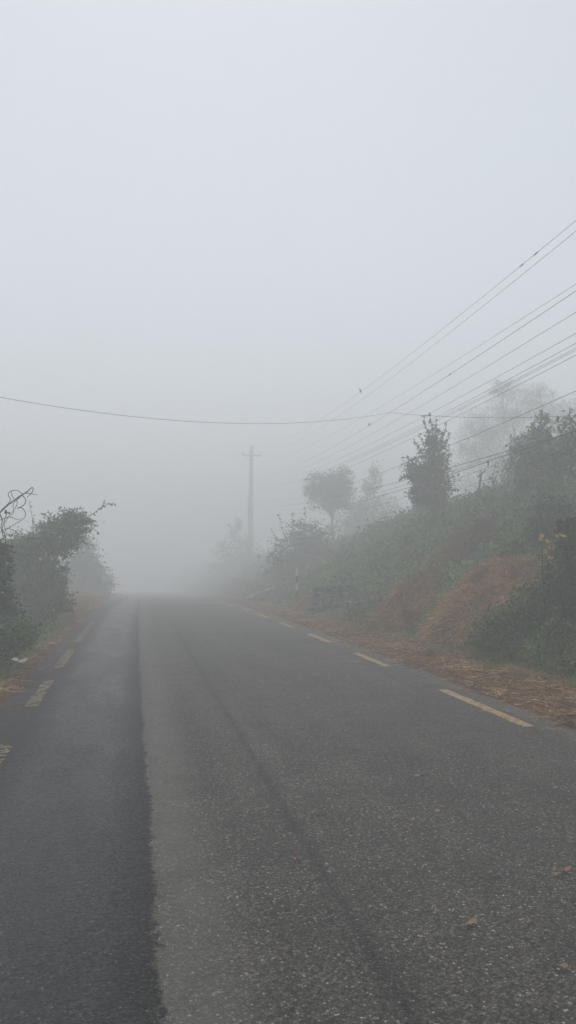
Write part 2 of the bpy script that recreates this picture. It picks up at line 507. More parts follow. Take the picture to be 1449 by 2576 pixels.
def marking_mat(name, wear, col):
    m, nt, N, L, b = new_mat(name)
    tc = N.new('ShaderNodeTexCoord')
    n = N.new('ShaderNodeTexNoise'); n.inputs['Scale'].default_value = 14; n.inputs['Detail'].default_value = 6; n.inputs['Roughness'].default_value = .7
    mp = N.new('ShaderNodeMapping'); mp.inputs['Scale'].default_value = (1.2, 1.6, 1)
    L.new(tc.outputs['Object'], mp.inputs['Vector']); L.new(mp.outputs[0], n.inputs['Vector'])
    v = N.new('ShaderNodeTexVoronoi'); v.inputs['Scale'].default_value = 85; L.new(tc.outputs['Object'], v.inputs['Vector'])
    a = N.new('ShaderNodeMath'); a.operation = 'MULTIPLY_ADD'; a.inputs[1].default_value = -.16; L.new(v.outputs['Distance'], a.inputs[0]); L.new(n.outputs['Fac'], a.inputs[2])
    mr = N.new('ShaderNodeMapRange'); L.new(a.outputs[0], mr.inputs['Value'])
    mr.inputs['From Min'].default_value = wear; mr.inputs['From Max'].default_value = wear + .07
    tr = N.new('ShaderNodeBsdfTransparent'); mx = N.new('ShaderNodeMixShader')
    L.new(mr.outputs[0], mx.inputs[0]); L.new(tr.outputs[0], mx.inputs[1]); L.new(b.outputs[0], mx.inputs[2])
    L.new(mx.outputs[0], N['Material Output'].inputs['Surface'])
    n3 = N.new('ShaderNodeTexNoise'); n3.inputs['Scale'].default_value = 60; n3.inputs['Detail'].default_value = 3; L.new(tc.outputs['Object'], n3.inputs['Vector'])
    r = N.new('ShaderNodeValToRGB')
    r.color_ramp.elements[0].position = .3; r.color_ramp.elements[0].color = (*[c * .62 for c in col], 1)
    r.color_ramp.elements[1].position = .65; r.color_ramp.elements[1].color = (*col, 1)
    L.new(n3.outputs['Fac'], r.inputs['Fac']); L.new(r.outputs[0], b.inputs['Base Color'])
    b.inputs['Roughness'].default_value = .85
    return m
M['yellow_fresh'] = marking_mat('yellow_fresh', .30, (.42, .29, .135))
M['yellow_worn'] = marking_mat('yellow_worn', .375, (.26, .20, .115))

def ground_mat():
    m, nt, N, L, b = new_mat('ground')
    tc = N.new('ShaderNodeTexCoord'); co = tc.outputs['Object']
    def noise(s, d=5):
        n = N.new('ShaderNodeTexNoise'); n.inputs['Scale'].default_value = s; n.inputs['Detail'].default_value = d
        L.new(co, n.inputs['Vector']); return n.outputs['Fac']
    r = N.new('ShaderNodeValToRGB'); e = r.color_ramp.elements
    e[0].position = .3; e[0].color = (.022, .028, .014, 1); e[1].position = .7; e[1].color = (.065, .058, .034, 1)
    x = e.new(.5); x.color = (.036, .042, .020, 1)
    L.new(noise(2.5), r.inputs['Fac'])
    r2 = N.new('ShaderNodeValToRGB'); e = r2.color_ramp.elements
    e[0].position = .35; e[0].color = (.05, .025, .013, 1); e[1].position = .7; e[1].color = (.17, .085, .042, 1)
    L.new(noise(30), r2.inputs['Fac'])
    sp = N.new('ShaderNodeSeparateXYZ'); L.new(co, sp.inputs[0])
    nz = N.new('ShaderNodeMath'); nz.operation = 'MULTIPLY_ADD'; nz.inputs[1].default_value = 1.6; nz.inputs[2].default_value = -.8; L.new(noise(1.2), nz.inputs[0])
    ad = N.new('ShaderNodeMath'); L.new(sp.outputs['X'], ad.inputs[0]); L.new(nz.outputs[0], ad.inputs[1])
    mr = N.new('ShaderNodeMapRange'); L.new(ad.outputs[0], mr.inputs['Value'])
    mr.inputs['From Min'].default_value = 5.0; mr.inputs['From Max'].default_value = 5.6; mr.inputs['To Min'].default_value = 1; mr.inputs['To Max'].default_value = 0
    m2 = N.new('ShaderNodeMapRange'); L.new(ad.outputs[0], m2.inputs['Value'])
    m2.inputs['From Min'].default_value = -1.95; m2.inputs['From Max'].default_value = -1.45; m2.inputs['To Min'].default_value = 0; m2.inputs['To Max'].default_value = 1
    mm = N.new('ShaderNodeMath'); mm.operation = 'MULTIPLY'; L.new(mr.outputs[0], mm.inputs[0]); L.new(m2.outputs[0], mm.inputs[1])
    mx = N.new('ShaderNodeMixRGB'); L.new(mm.outputs[0], mx.inputs['Fac']); L.new(r.outputs[0], mx.inputs['Color1']); L.new(r2.outputs[0], mx.inputs['Color2'])
    L.new(mx.outputs[0], b.inputs['Base Color'])
    b.inputs['Roughness'].default_value = .95; b.inputs['Specular IOR Level'].default_value = .1
    bp = N.new('ShaderNodeBump'); bp.inputs['Strength'].default_value = .7; bp.inputs['Distance'].default_value = .04
    L.new(noise(25, 6), bp.inputs['Height']); L.new(bp.outputs[0], b.inputs['Normal'])
    return m
M['ground'] = ground_mat()

# ------------------------------------------------------------------ ground and road
def grid_mesh(name, xs, ys, zf, mat, parent=None):
    X, Y = np.meshgrid(xs, ys)
    Z = zf(X, Y)
    V = np.stack([X, Y, Z], -1).reshape(-1, 3)
    nx, ny = len(xs), len(ys)
    i = np.arange(nx - 1)[None] + (np.arange(ny - 1) * nx)[:, None]
    F = np.stack([i, i + 1, i + nx + 1, i + nx], -1).reshape(-1, 4)
    return mesh_np(name, V, [F], mat, parent, True)

xs = np.unique(np.concatenate([np.linspace(-130, -12, 25), np.arange(-12, -3, .5), np.arange(-3, -1.2, .1), np.arange(-1.2, 4.0, .65),
                               np.arange(4.0, 9.6, .1), np.arange(9.6, 16, .4), np.linspace(16, 130, 30)]))
ys = np.unique(np.concatenate([np.linspace(-40, -2, 12), np.arange(-2, 30, .14), np.arange(30, 60, .4), np.linspace(60, 190, 34)]))
ground = grid_mesh('ground', xs, ys, terrain_z, M['ground'])
tag(ground, 'dark earth verge and grassy bank beside the road', kind='structure')

# road: one sheet with slightly ragged edges
ry = np.concatenate([np.linspace(-40, 1, 20), np.arange(1.1, 30, .1), np.arange(30, 60, .4), np.linspace(60, 189, 40)])
cols_ = 13
V = []
for y in ry:
    lw = -1.40 + .035 * wob(0, y, 1.1, 1) + .03 * wob(0, y, .35, 3)
    rw = 4.12 + .05 * wob(5, y, 1.7, 2) + .03 * wob(3, y, .4, 4)
    for j in range(cols_):
        f = j / (cols_ - 1)
        u = lw + (rw - lw) * f
        V.append((u + float(bend(y)), y, float(road_z(y)) + .022 + (-.03 if j in (0, cols_ - 1) else 0)))
i = np.arange(cols_ - 1)[None] + (np.arange(len(ry) - 1) * cols_)[:, None]
F = np.stack([i, i + 1, i + cols_ + 1, i + cols_], -1).reshape(-1, 4)
road = mesh_np('road', V, [F], M['asphalt'], None, True)
tag(road, 'grey asphalt road with a darker damp strip running into the fog', kind='structure')

def dash(u0, w, y0, y1, mat, skew=0.0):
    n = max(4, int((y1 - y0) / .12))
    V = []
    for k in range(n + 1):
        y = y0 + (y1 - y0) * k / n
        for s in (-1, 1):
            jx = rng.normal() * .004
            yy = y + s * skew * (1 if k in (0, n) else 0)
            V.append((float(bend(yy)) + u0 + s * w / 2 + jx, yy, float(road_z(yy)) + .027))
    F = [(2 * k, 2 * k + 1, 2 * k + 3, 2 * k + 2) for k in range(n)]
    mesh_np('edge_marking', V, [np.array(F)], mat, road)

def ground_uy(px, py):
    p = on_ground(px, py)
    return p.x - float(bend(p.y)), p.y

for (ax, ay, bx, by) in ((1350, 1842, 1118, 1746), (992, 1686, 893, 1651), (836, 1623, 770, 1601), (735, 1584, 699, 1570), (674, 1560, 642, 1548)):
    u1, y1 = ground_uy(ax, ay); u2, y2 = ground_uy(bx, by)
    print('dashR', round(u1, 2), round(y1, 2), round(u2, 2), round(y2, 2))
    dash(3.63 if y1 < 30 else 3.6, .125, y1, y2, M['yellow_fresh'])
for k in range(3):
    y0 = 24.8 + k * 4.0
    dash(3.6, .125, y0, y0 + 1.8, M['yellow_fresh'])
for (ax, ay, bx, by) in ((-40, 1960, 18, 1890), (82, 1791, 130, 1722), (165, 1690, 197, 1640), (215, 1622, 262, 1568)):
    u1, y1 = ground_uy(ax, ay); u2, y2 = ground_uy(bx, by)
    print('dashL', round(u1, 2), round(y1, 2), round(u2, 2), round(y2, 2))
    dash(-1.03, .135, y1, y2, M['yellow_worn'])

# ------------------------------------------------------------------ foliage builders
def limb(g, a, b, r0, r1, wig=.08, n=5, sides=6):
    a, b = Vector(a), Vector(b)
    L = (b - a).length
    pts = []
    for i in range(n + 1):
        t = i / n
        p = a.lerp(b, t)
        if 0 < i < n: p = p + Vector((random.gauss(0, 1), random.gauss(0, 1), random.gauss(0, .5))) * wig * L * .4
        pts.append(p)
    g.tube(pts, [r0 + (r1 - r0) * i / n for i in range(n + 1)], sides)
    return pts

def crown_points(blobs, n, clump=.28, shell=.55):
    """blobs: list of (centre, (rx, ry, rz)); leaves gather in clumps spread over the blobs"""
    vol = np.array([b[1][0] * b[1][1] * b[1][2] for b in blobs]) ** .7
    cnt = (vol / vol.sum() * n).astype(int) + 4
    P, O = [], []
    for (c, r), m in zip(blobs, cnt):
        c = np.array(c); r = np.array(r)
        k = max(5, int(m / 26))
        d = rand_dirs(k)
        rad = shell + (1 - shell) * rng.random(k) ** .5
        cen = d * rad[:, None] * (1 + rng.normal(0, .10, (k, 1)))
        size = rng.uniform(.5, 1.3, k) * clump
        idx = rng.integers(0, k, m)
        off = rng.normal(size=(m, 3)) * size[idx][:, None] * np.array([1, 1, .55])
        q = cen[idx] + off
        P.append(c + q * r)
        O.append(q + .001)
    return np.concatenate(P), np.concatenate(O)

def foliage(P, O, size, name, mat, parent, droop=.3, V0=SIMPLE_V, F0=SIMPLE_F, flat=.9):
    n = len(P)
    O = O / (np.linalg.norm(O, axis=1, keepdims=True) + 1e-6)
    D = O * .7 + rand_dirs(n) * .9 + np.array([0, 0, -droop])
    U = np.array([[0, 0, 1.0]]) * flat + rand_dirs(n) * .6 + O * .4
    S = size * rng.uniform(.6, 1.35, n)
    V, F = leaf_mesh(P, D, U, S, V0, F0)
    return mesh_np(name, V, [F], mat, parent)

def blob(px, py, rx, ry, Y, dep=None, depk=1.0):
    c = at(px, py, Y)
    k = (c - CAM).dot(FWD) / FPX
    return (tuple(c), (rx * k, (dep if dep else (rx + ry) / 2 * k * depk), ry * k))

def plant(name, label, cat, base, blobs, n, size, mat, stem_mat='bark', r=.04, droop=.3, clump=.28, shell=.55,
          shoots=(), shoot_size=None, shoot_step=.05, group=None, crown='crown', trunk='trunk', V0=SIMPLE_V, twigs=True, extra_trunks=(), flat=.9):
    base = Vector(base)
    e = empty(name, base, label, cat, group)
    g = Geo()
    b0 = base - Vector((0, 0, .08))
    fork = None
    for j, (c, rr) in enumerate(blobs):
        c = Vector(c)
        if fork is None:
            mid = b0.lerp(c, .55); mid.x = b0.x * .6 + c.x * .4; mid.y = b0.y * .6 + c.y * .4
            limb(g, b0, mid, r, r * .75, .03, 4, 7); fork = mid
            limb(g, fork, c, r * .72, r * .3, .1)
        else:
            limb(g, fork if random.random() < .6 or not extra_trunks else Vector(extra_trunks[0]), c, r * .55, r * .2, .12)
        if twigs:
            for _ in range(7):
                d = rand_dirs(1)[0]; d[2] = abs(d[2]) * .8
                tip = c + Vector(tuple(d * np.array(rr) * .95))
                limb(g, c.lerp(b0, random.random() * .25), tip, r * .22, r * .07, .12, 4, 4)
    for t in extra_trunks:
        limb(g, Vector(t) - Vector((0, 0, .1)), Vector(blobs[-1][0]), r * .7, r * .4, .06, 4)
    P, O = crown_points(blobs, n, clump, shell)
    for sh in shoots:
        pts = [Vector(p) for p in sh]
        g.tube(pts, [r * .18 * (1 - .6 * i / (len(pts) - 1)) + .002 for i in range(len(pts))], 4)
        for a, b in zip(pts[:-1], pts[1:]):
            m = max(2, int((b - a).length / shoot_step))
            for q in range(m):
                p = a.lerp(b, (q + random.random() * .5) / m)
                for s in (0, 1):
                    P = np.vstack([P, np.array(p)[None] + rng.normal(0, .008, (1, 3))])
                    O = np.vstack([O, np.array([random.uniform(-1, 1), random.uniform(-.6, .6), random.uniform(-.2, .5)])[None] * 3])
    g.build(trunk, M[stem_mat], e)
    foliage(P, O, size, crown, M[mat], e, droop, V0, SIMPLE_F, flat)
    return e

def blade_patch(xy, L, W, lean, up=1.0):
    n = len(xy)
    P = np.stack([xy[:, 0], xy[:, 1], terrain_z(xy[:, 0], xy[:, 1]) - .01], 1)
    D = rng.normal(0, lean, (n, 3)); D[:, 2] = up
    D /= np.linalg.norm(D, axis=1, keepdims=True)
    B = rng.normal(0, .35, (n, 3)); B[:, 2] = -np.abs(rng.normal(.25, .2, n))
    return blades(P, D, L * rng.uniform(.45, 1.25, n), np.full(n, W), B)

def strands(P, D, L, W):
    n = len(P)
    B = rng.normal(0, .16, (n, 3)); B[:, 2] -= .05
    return blades(P, D / (np.linalg.norm(D, axis=1, keepdims=True) + 1e-9), L * rng.uniform(.4, 1.4, n), W * rng.uniform(.6, 1.3, n), B, 2)

def normal_at(x, y, f=terrain_z, e=.05):
    gx = (f(x + e, y) - f(x - e, y)) / (2 * e)
    gy = (f(x, y + e) - f(x, y - e)) / (2 * e)
    return gx, gy

# ------------------------------------------------------------------ straw heaps on the bank
def heap(name, label, cat, cx, cy, rx, ry, h, ang, n, L, W, mat, rough=.04, power=2.2, flow=1.0, group=None):
    """a heap laid over the bank; its skin is a heightfield covered by loose strands that run downhill"""
    ca, sa = cos(ang), sin(ang)
    def hf(x, y):
        dx, dy = x - cx, y - cy
        a = (dx * ca + dy * sa) / rx; b = (-dx * sa + dy * ca) / ry
        rr = np.sqrt(a * a + b * b) * (1 + .10 * wob(x, y, .9, 1))
        return terrain_z(x, y) - .06 + h * np.clip(1 - rr ** power, 0, 1) ** .62 + rough * wob(x, y, .55, 2) * (rr < 1) + .012 * wob(x, y, .16, 3)
    e = empty(name, (cx, cy, tz(cx, cy)), label, cat, group)
    R = max(rx, ry) * 1.12
    xs_ = np.arange(cx - R, cx + R, .05); ys_ = np.arange(cy - R, cy + R, .05)
    X, Y = np.meshgrid(xs_, ys_)
    Z = hf(X, Y)
    dx, dy = X - cx, Y - cy
    a = (dx * ca + dy * sa) / rx; b = (-dx * sa + dy * ca) / ry
    inside = np.sqrt(a * a + b * b) < 1.08
    V = np.stack([X, Y, Z], -1).reshape(-1, 3)
    nx, ny = len(xs_), len(ys_)
    i = np.arange(nx - 1)[None] + (np.arange(ny - 1) * nx)[:, None]
    F = np.stack([i, i + 1, i + nx + 1, i + nx], -1).reshape(-1, 4)
    keep = inside[:-1, :-1].ravel()
    F = F[keep]
    used = np.unique(F); remap = np.zeros(len(V), int); remap[used] = np.arange(len(used))
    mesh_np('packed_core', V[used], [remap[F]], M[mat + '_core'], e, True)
    th = rng.uniform(0, 2 * pi, n); q = np.sqrt(rng.random(n)) * 1.04
    x = cx + (q * np.cos(th) * rx) * ca - (q * np.sin(th) * ry) * sa
    y = cy + (q * np.cos(th) * rx) * sa + (q * np.sin(th) * ry) * ca
    z = hf(x, y)
    gx, gy = normal_at(x, y, hf, .09)
    D = np.stack([-gx, -gy, -(gx ** 2 + gy ** 2)], 1) * flow
    D = D / (np.linalg.norm(D, axis=1, keepdims=True) + .8) + rng.normal(0, .55, (n, 3)) * np.array([1, 1, .45])
    P = np.stack([x, y, z + rng.uniform(0, .05, n)], 1)
    wild = rng.random(n) < .14
    D[wild] = rand_dirs(int(wild.sum())) * np.array([1, 1, .7]) + np.array([0, 0, .35])
    V, F = strands(P, D, np.where(wild, L * .9, L), W)
    # keep strands from diving into the heap
    zz = hf(V[:, 0], V[:, 1]); V[:, 2] = np.maximum(V[:, 2], zz + .004)
    mesh_np('loose_straw' if mat.startswith('straw') else 'dry_fronds', V, [F], M[mat], e)
    return hf

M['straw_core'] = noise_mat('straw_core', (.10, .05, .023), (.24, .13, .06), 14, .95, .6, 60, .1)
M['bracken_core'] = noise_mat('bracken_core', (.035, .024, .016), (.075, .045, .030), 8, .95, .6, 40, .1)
c1 = at(1190, 1530, 13.6)
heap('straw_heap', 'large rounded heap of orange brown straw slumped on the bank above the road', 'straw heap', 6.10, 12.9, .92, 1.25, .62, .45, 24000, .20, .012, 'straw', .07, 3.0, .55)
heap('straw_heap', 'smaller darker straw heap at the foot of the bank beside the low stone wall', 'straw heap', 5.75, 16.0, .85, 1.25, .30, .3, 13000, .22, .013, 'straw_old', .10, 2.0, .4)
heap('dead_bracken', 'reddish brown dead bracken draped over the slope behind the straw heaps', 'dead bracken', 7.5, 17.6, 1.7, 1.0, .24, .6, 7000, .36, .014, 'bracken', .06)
HEAPS = ((6.12, 13.1, 1.0, 1.2), (5.75, 16.0, .85, 1.25), (7.5, 17.6, 1.3, .8))
def in_heap(x, y, k=.93):
    m = np.zeros(len(x), bool)
    for cx_, cy_, rx_, ry_ in HEAPS:
        m |= ((x - cx_) / rx_) ** 2 + ((y - cy_) / ry_) ** 2 < k * k
    return m

# ------------------------------------------------------------------ straw litter on both verges (stuff)
def litter(name, label, u0f, u1f, y0, y1, n, L, W, mat='straw_litter', zup=.02):
    y = y0 + (y1 - y0) * rng.random(n) ** 1.35
    f = rng.random(n)
    u = u0f(y) + (u1f(y) - u0f(y)) * f
    sp = rng.random(n) < .05
    u = np.where(sp, u0f(y) + np.sign(u0f(y) - u1f(y)) * rng.exponential(.13, n), u)
    x = u + bend(y)
    z = np.maximum(terrain_z(x, y), road_z(y) + .022) + rng.uniform(.002, .03, n)
    D = rng.normal(0, 1, (n, 3)); D[:, 0] *= .9; D[:, 2] = rng.normal(.0, .10, n)
    P = np.stack([x, y, z], 1)
    V, F = strands(P, D, L, W)
    g = np.maximum(terrain_z(V[:, 0], V[:, 1]), road_z(V[:, 1]) + .02)
    V[:, 2] = np.maximum(V[:, 2], g + .003)
    o = mesh_np(name, V, [F], M[mat])
    return tag(o, label, kind='stuff')

litter('straw_litter', 'loose straw scattered along the right verge', lambda y: 4.13 + .10 * wob(0, y, 1.3, 1) + np.abs(rng.normal(0, .05, len(y))),
       lambda y: 5.15 + .35 * wob(0, y, 2.5, 2) + 1.3 * sstep(11.5, 14, y) * (1 - sstep(18, 20, y)), 3.0, 34, 34000, .20, .0085)
litter('straw_litter', 'dry straw and twigs along the left verge', lambda y: -1.40 - .08 * wob(0, y, 1.3, 3) - np.abs(rng.normal(0, .06, len(y))),
       lambda y: -1.85 + .35 * wob(0, y, 1.6, 2), 4.0, 30, 5200, .18, .007)

# ------------------------------------------------------------------ grass and creeping cover (stuff)
def patch_xy(n, u0, u1, y0, y1, pw=1.3):
    y = y0 + (y1 - y0) * rng.random(n) ** pw
    u = u0 + (u1 - u0) * rng.random(n)
    return np.stack([u + bend(y), y], 1)

# right verge grass, in tufts between the straw and the bank
q = patch_xy(60000, 4.7, 6.1, 4.5, 32)
dens = wob(q[:, 0], q[:, 1], .9, 2) + .45 - np.abs((q[:, 0] - bend(q[:, 1])) - 5.35) * 1.6
q = q[(dens + rng.normal(0, .25, len(q)) > 0)]
q = q[~in_heap(q[:, 0], q[:, 1], 1.0)]
V, F = blade_patch(q, .15, .008, .45)
tag(mesh_np('grass', V, [F], M['grass']), 'short green grass at the foot of the right bank', kind='stuff')
# left verge grass
q = patch_xy(70000, -3.6, -1.52, 5, 30)
dens = wob(q[:, 0], q[:, 1], .8, 1) + .9 - np.clip((q[:, 0] - bend(q[:, 1])) + 1.95, 0, 1) * 2.8
q = q[(dens + rng.normal(0, .25, len(q)) > 0)]
V, F = blade_patch(q, .20, .009, .5)
tag(mesh_np('grass', V, [F], M['grass']), 'rough green grass along the left verge', kind='stuff')
# tall dry grass further along, left
q = patch_xy(22000, -3.0, -1.55, 20, 40, 1.0)
V, F = blade_patch(q, .5, .012, .28)
tag(mesh_np('dry_grass', V, [F], M['dry_grass']), 'pale tall dry grass at the left road edge in the fog', kind='stuff')

# creeping weeds and ferny cover over the whole bank: near with small leaves, far with bigger ones
def cover(n, u0, u1, y0, y1, size, hgt, seed=0, mat='cover', lab='', nm='undergrowth', pw=1.2, V0=SIMPLE_V):
    q = patch_xy(n, u0, u1, y0, y1, pw)
    q = q[~in_heap(q[:, 0], q[:, 1], .96 )]
    n = len(q)
    bump_ = (.5 + .5 * np.clip(wob(q[:, 0], q[:, 1], .75, seed) + .3 * wob(q[:, 0], q[:, 1], .3, seed + 1), -1, 1.4))
    z = terrain_z(q[:, 0], q[:, 1]) + hgt * bump_ * rng.random(n) ** .45 + .01
    edge = sstep(u0, u0 + .5, q[:, 0] - bend(q[:, 1]))
    z = terrain_z(q[:, 0], q[:, 1]) + (z - terrain_z(q[:, 0], q[:, 1])) * (.25 + .75 * edge)
    gx, gy = normal_at(q[:, 0], q[:, 1], e=.25)
    N_ = np.stack([-gx, -gy, np.ones(n)], 1); N_ /= np.linalg.norm(N_, axis=1, keepdims=True)
    P = np.stack([q[:, 0], q[:, 1], z], 1)
    D = rand_dirs(n) * .9 + np.array([0, 0, -.25]) + N_ * .35
    S = size * rng.uniform(.5, 1.4, n)
    V, F = leaf_mesh(P, D, N_ + rand_dirs(n) * .55 + np.array([0, 0, .5]), S, V0)
    return tag(mesh_np(nm, V, [F], M[mat]), lab, kind='stuff')
cover(95000, 5.35, 10.2, 6.0, 15.5, .065, .46, 1, lab='dense broad leaved weeds covering the near part of the right bank', pw=1.0)
cover(85000, 5.5, 11.5, 14, 30, .085, .50, 2, lab='weeds and creepers covering the middle of the right bank', pw=1.0)
cover(40000, 5.2, 14, 28, 95, .17, .5, 3, 'leaf_far', lab='undergrowth on the far part of the bank fading into fog', pw=1.0)
q = patch_xy(26000, 5.5, 9.2, 6, 30, 1.2)
q = q[~in_heap(q[:, 0], q[:, 1], .93)]
V, F = blade_patch(q, .42, .012, .40)
tag(mesh_np('tall_grass', V, [F], M['cover']), 'tall grass blades growing through the weeds on the right bank', kind='stuff')
cover(9000, 5.6, 10.0, 6.5, 30, .13, .55, 0, 'leaf_mid', lab='larger leaved plants scattered through the weeds of the right bank', pw=1.1)
q = patch_xy(30000, 5.3, 10.4, 6, 34, 1.1)
q = q[~in_heap(q[:, 0], q[:, 1], .97) & (wob(q[:, 0], q[:, 1], 1.1, 4) > .15)]
V, F = blade_patch(q, .55, .013, .38)
tag(mesh_np('grass_tufts', V, [F], M['grass']), 'lighter grass tufts standing in patches over the right bank', kind='stuff')
cover(16000, -3.9, -2.0, 6.0, 26, .06, .30, 4, 'leaf_dark', lab='low dark weeds along the left roadside', pw=1.0)

# ------------------------------------------------------------------ trees and shrubs on the bank
def gpt(px, Y, dz=0.0):
    """point of the ground under screen column px, Y metres up the road"""
    p = at(px, 1400, Y)
    return Vector((p.x, p.y, tz(p.x, p.y) + dz))

# leafy columnar tree in the middle of the bank
Y = 23.5
plant('columnar_tree', 'dark leafy tree with ragged pointed top standing on the bank crest', 'tree', gpt(1092, Y),
      [blob(1085, 1215, 38, 62, Y), blob(1050, 1180, 26, 34, Y), blob(1098, 1145, 26, 38, Y), blob(1090, 1098, 15, 22, Y), blob(1050, 1240, 20, 26, Y), blob(1100, 1250, 24, 34, Y)],
      6500, .10, 'leaf_dark', r=.07, droop=.5, clump=.34, shell=.4,
      shoots=[[at(1090, 1090, Y), at(1084, 1060, Y), at(1080, 1036, Y)], [at(1080, 1100, Y), at(1068, 1065, Y), at(1066, 1044, Y)],
              [at(1105, 1110, Y), at(1122, 1075, Y), at(1124, 1058, Y)], [at(1050, 1170, Y), at(1022, 1150, Y), at(1010, 1150, Y)],
              [at(1060, 1140, Y), at(1045, 1112, Y), at(1040, 1104, Y)], [at(1045, 1200, Y), at(1020, 1195, Y), at(1004, 1204, Y)],
              [at(1120, 1230, Y), at(1140, 1232, Y), at(1152, 1228, Y)], [at(1120, 1180, Y), at(1128, 1150, Y), at(1130, 1140, Y)],
              [at(1095, 1110, Y + .1), at(1098, 1078, Y), at(1096, 1056, Y)], [at(1112, 1130, Y), at(1128, 1100, Y), at(1130, 1086, Y)],
              [at(1072, 1120, Y), at(1056, 1100, Y), at(1052, 1090, Y)]], shoot_step=.035)
# flat-topped tree further along
Y = 50.0
plant('spreading_tree', 'hazy flat topped tree with a bare slender trunk halfway to the utility pole', 'tree', gpt(838, Y, -.3),
      [blob(832, 1216, 48, 30, Y), blob(800, 1218, 38, 30, Y), blob(862, 1196, 28, 24, Y), blob(822, 1255, 42, 34, Y), blob(856, 1240, 36, 42, Y)],
      9000, .13, 'leaf_far', shell=.3, r=.09, droop=.6, clump=.24)
# big weeping tree high on the hillside
Y = 52.0
plant('feathery_tree', 'tall feathery tree faint in the fog, the highest crown on the hillside', 'tree', gpt(1275, Y, -.2),
      [blob(1300, 1010, 62, 48, Y), blob(1225, 1060, 60, 46, Y), blob(1360, 1010, 34, 50, Y), blob(1190, 1110, 44, 46, Y), blob(1290, 1100, 90, 62, Y), blob(1215, 1180, 80, 60, Y), blob(1330, 1180, 80, 60, Y), blob(1262, 975, 30, 24, Y)],
      30000, .15, 'leaf_far', r=.12, droop=1.2, clump=.22, V0=NARROW_V)
plant('feathery_tree', 'thin crowned tree in fog right of the tallest feathery tree', 'tree', gpt(1425, 48, -.2),
      [blob(1400, 1040, 32, 34, 48), blob(1450, 1050, 46, 46, 48), blob(1440, 1120, 60, 60, 48)], 9000, .15, 'leaf_far', r=.09, droop=1.0, V0=NARROW_V)
# two leafy spires near the right edge
Y = 19.0
plant('leafy_tree', 'green leafy tree with pointed spire and pale stem on the bank near the frame edge', 'tree', gpt(1362, Y),
      [blob(1362, 1075, 17, 34, Y), blob(1345, 1120, 36, 36, Y), blob(1365, 1165, 46, 42, Y), blob(1330, 1185, 34, 36, Y), blob(1385, 1210, 38, 34, Y)],
      4800, .10, 'leaf_pale', 'bark_pale', r=.05, droop=.7, clump=.34, shell=.6,
      shoots=[[at(1362, 1070, Y), at(1364, 1045, Y), at(1365, 1028, Y)], [at(1350, 1100, Y), at(1342, 1080, Y), at(1340, 1066, Y)], [at(1376, 1090, Y), at(1386, 1068, Y)]], shoot_step=.045)
Y = 17.0
plant('leafy_tree', 'dark leafy tree cut off by the right edge, behind the thick cables', 'tree', gpt(1440, Y),
      [blob(1440, 1080, 26, 36, Y), blob(1425, 1130, 40, 46, Y), blob(1455, 1180, 54, 60, Y), blob(1410, 1220, 46, 44, Y), blob(1450, 1270, 60, 50, Y)],
      5000, .10, 'leaf_pale', r=.055, droop=.6, clump=.34, shell=.6,
      shoots=[[at(1436, 1060, Y), at(1432, 1040, Y), at(1434, 1024, Y)], [at(1416, 1100, Y), at(1404, 1065, Y), at(1402, 1052, Y)]], shoot_step=.045)
Y = 27.0
plant('leafy_tree', 'pale ragged tree in the mist left of the tree with the pale stem', 'tree', gpt(1300, Y),
      [blob(1300, 1190, 34, 44, Y), blob(1325, 1140, 30, 50, Y), blob(1335, 1215, 40, 40, Y), blob(1300, 1130, 16, 26, Y)],
      4200, .11, 'leaf_far', r=.05, droop=.8, clump=.36, shell=.5)
# twiggy saplings behind the crest between the column tree and the spires
def sapling(label, pts, Y, n, size, mat='leaf_far', r=.02, spread=18):
    base = gpt(pts[0][0], Y)
    e = empty('sapling', base, label, 'sapling', None)
    g = Geo()
    P3 = [base - Vector((0, 0, .05))] + [at(x, y, Y) for x, y in pts[1:]]
    g.tube(P3, [r * (1 - .7 * i / (len(P3) - 1)) for i in range(len(P3))], 5)
    PP, OO = [], []
    for i in range(1, len(P3)):
        for _ in range(5):
            a = P3[i - 1].lerp(P3[i], random.random())
            tip = a + Vector((random.uniform(-1, 1), random.uniform(-1, 1), random.uniform(.1, .9))) * spread * Y / FPX * 1.4
            g.tube([a, a.lerp(tip, .5) + Vector((0, 0, .02)), tip], [r * .3, r * .2, r * .1], 4)
            for _ in range(max(1, n // (5 * len(P3)))):
                PP.append(a.lerp(tip, random.uniform(.3, 1.05))); OO.append((random.uniform(-1, 1), random.uniform(-1, 1), .2))
    g.build('stem', M['bark'], e)
    foliage(np.array([tuple(p) for p in PP]), np.array(OO), size, 'leaves', M[mat], e, .5)
sapling('bare dark stump like sapling standing alone behind the crest right of the pointed tree', [(1207, 0), (1206, 1225), (1210, 1196), (1214, 1188)], 22, 16, .08, r=.05, spread=9)
sapling('thin twiggy sapling on the crest just left of the pale leafy tree', [(1278, 0), (1276, 1220), (1282, 1170), (1288, 1120)], 21, 170, .09)
sapling('slender sapling with sparse leaves behind the crest beside the dark stump', [(1245, 0), (1243, 1230), (1240, 1195), (1246, 1165)], 23, 90, .08)
sapling('small pale sapling leaning over the weeds right of the dead bracken', [(1362, 0), (1362, 1300), (1358, 1262), (1355, 1225)], 13.8, 60, .06, 'leaf_pale', r=.018)
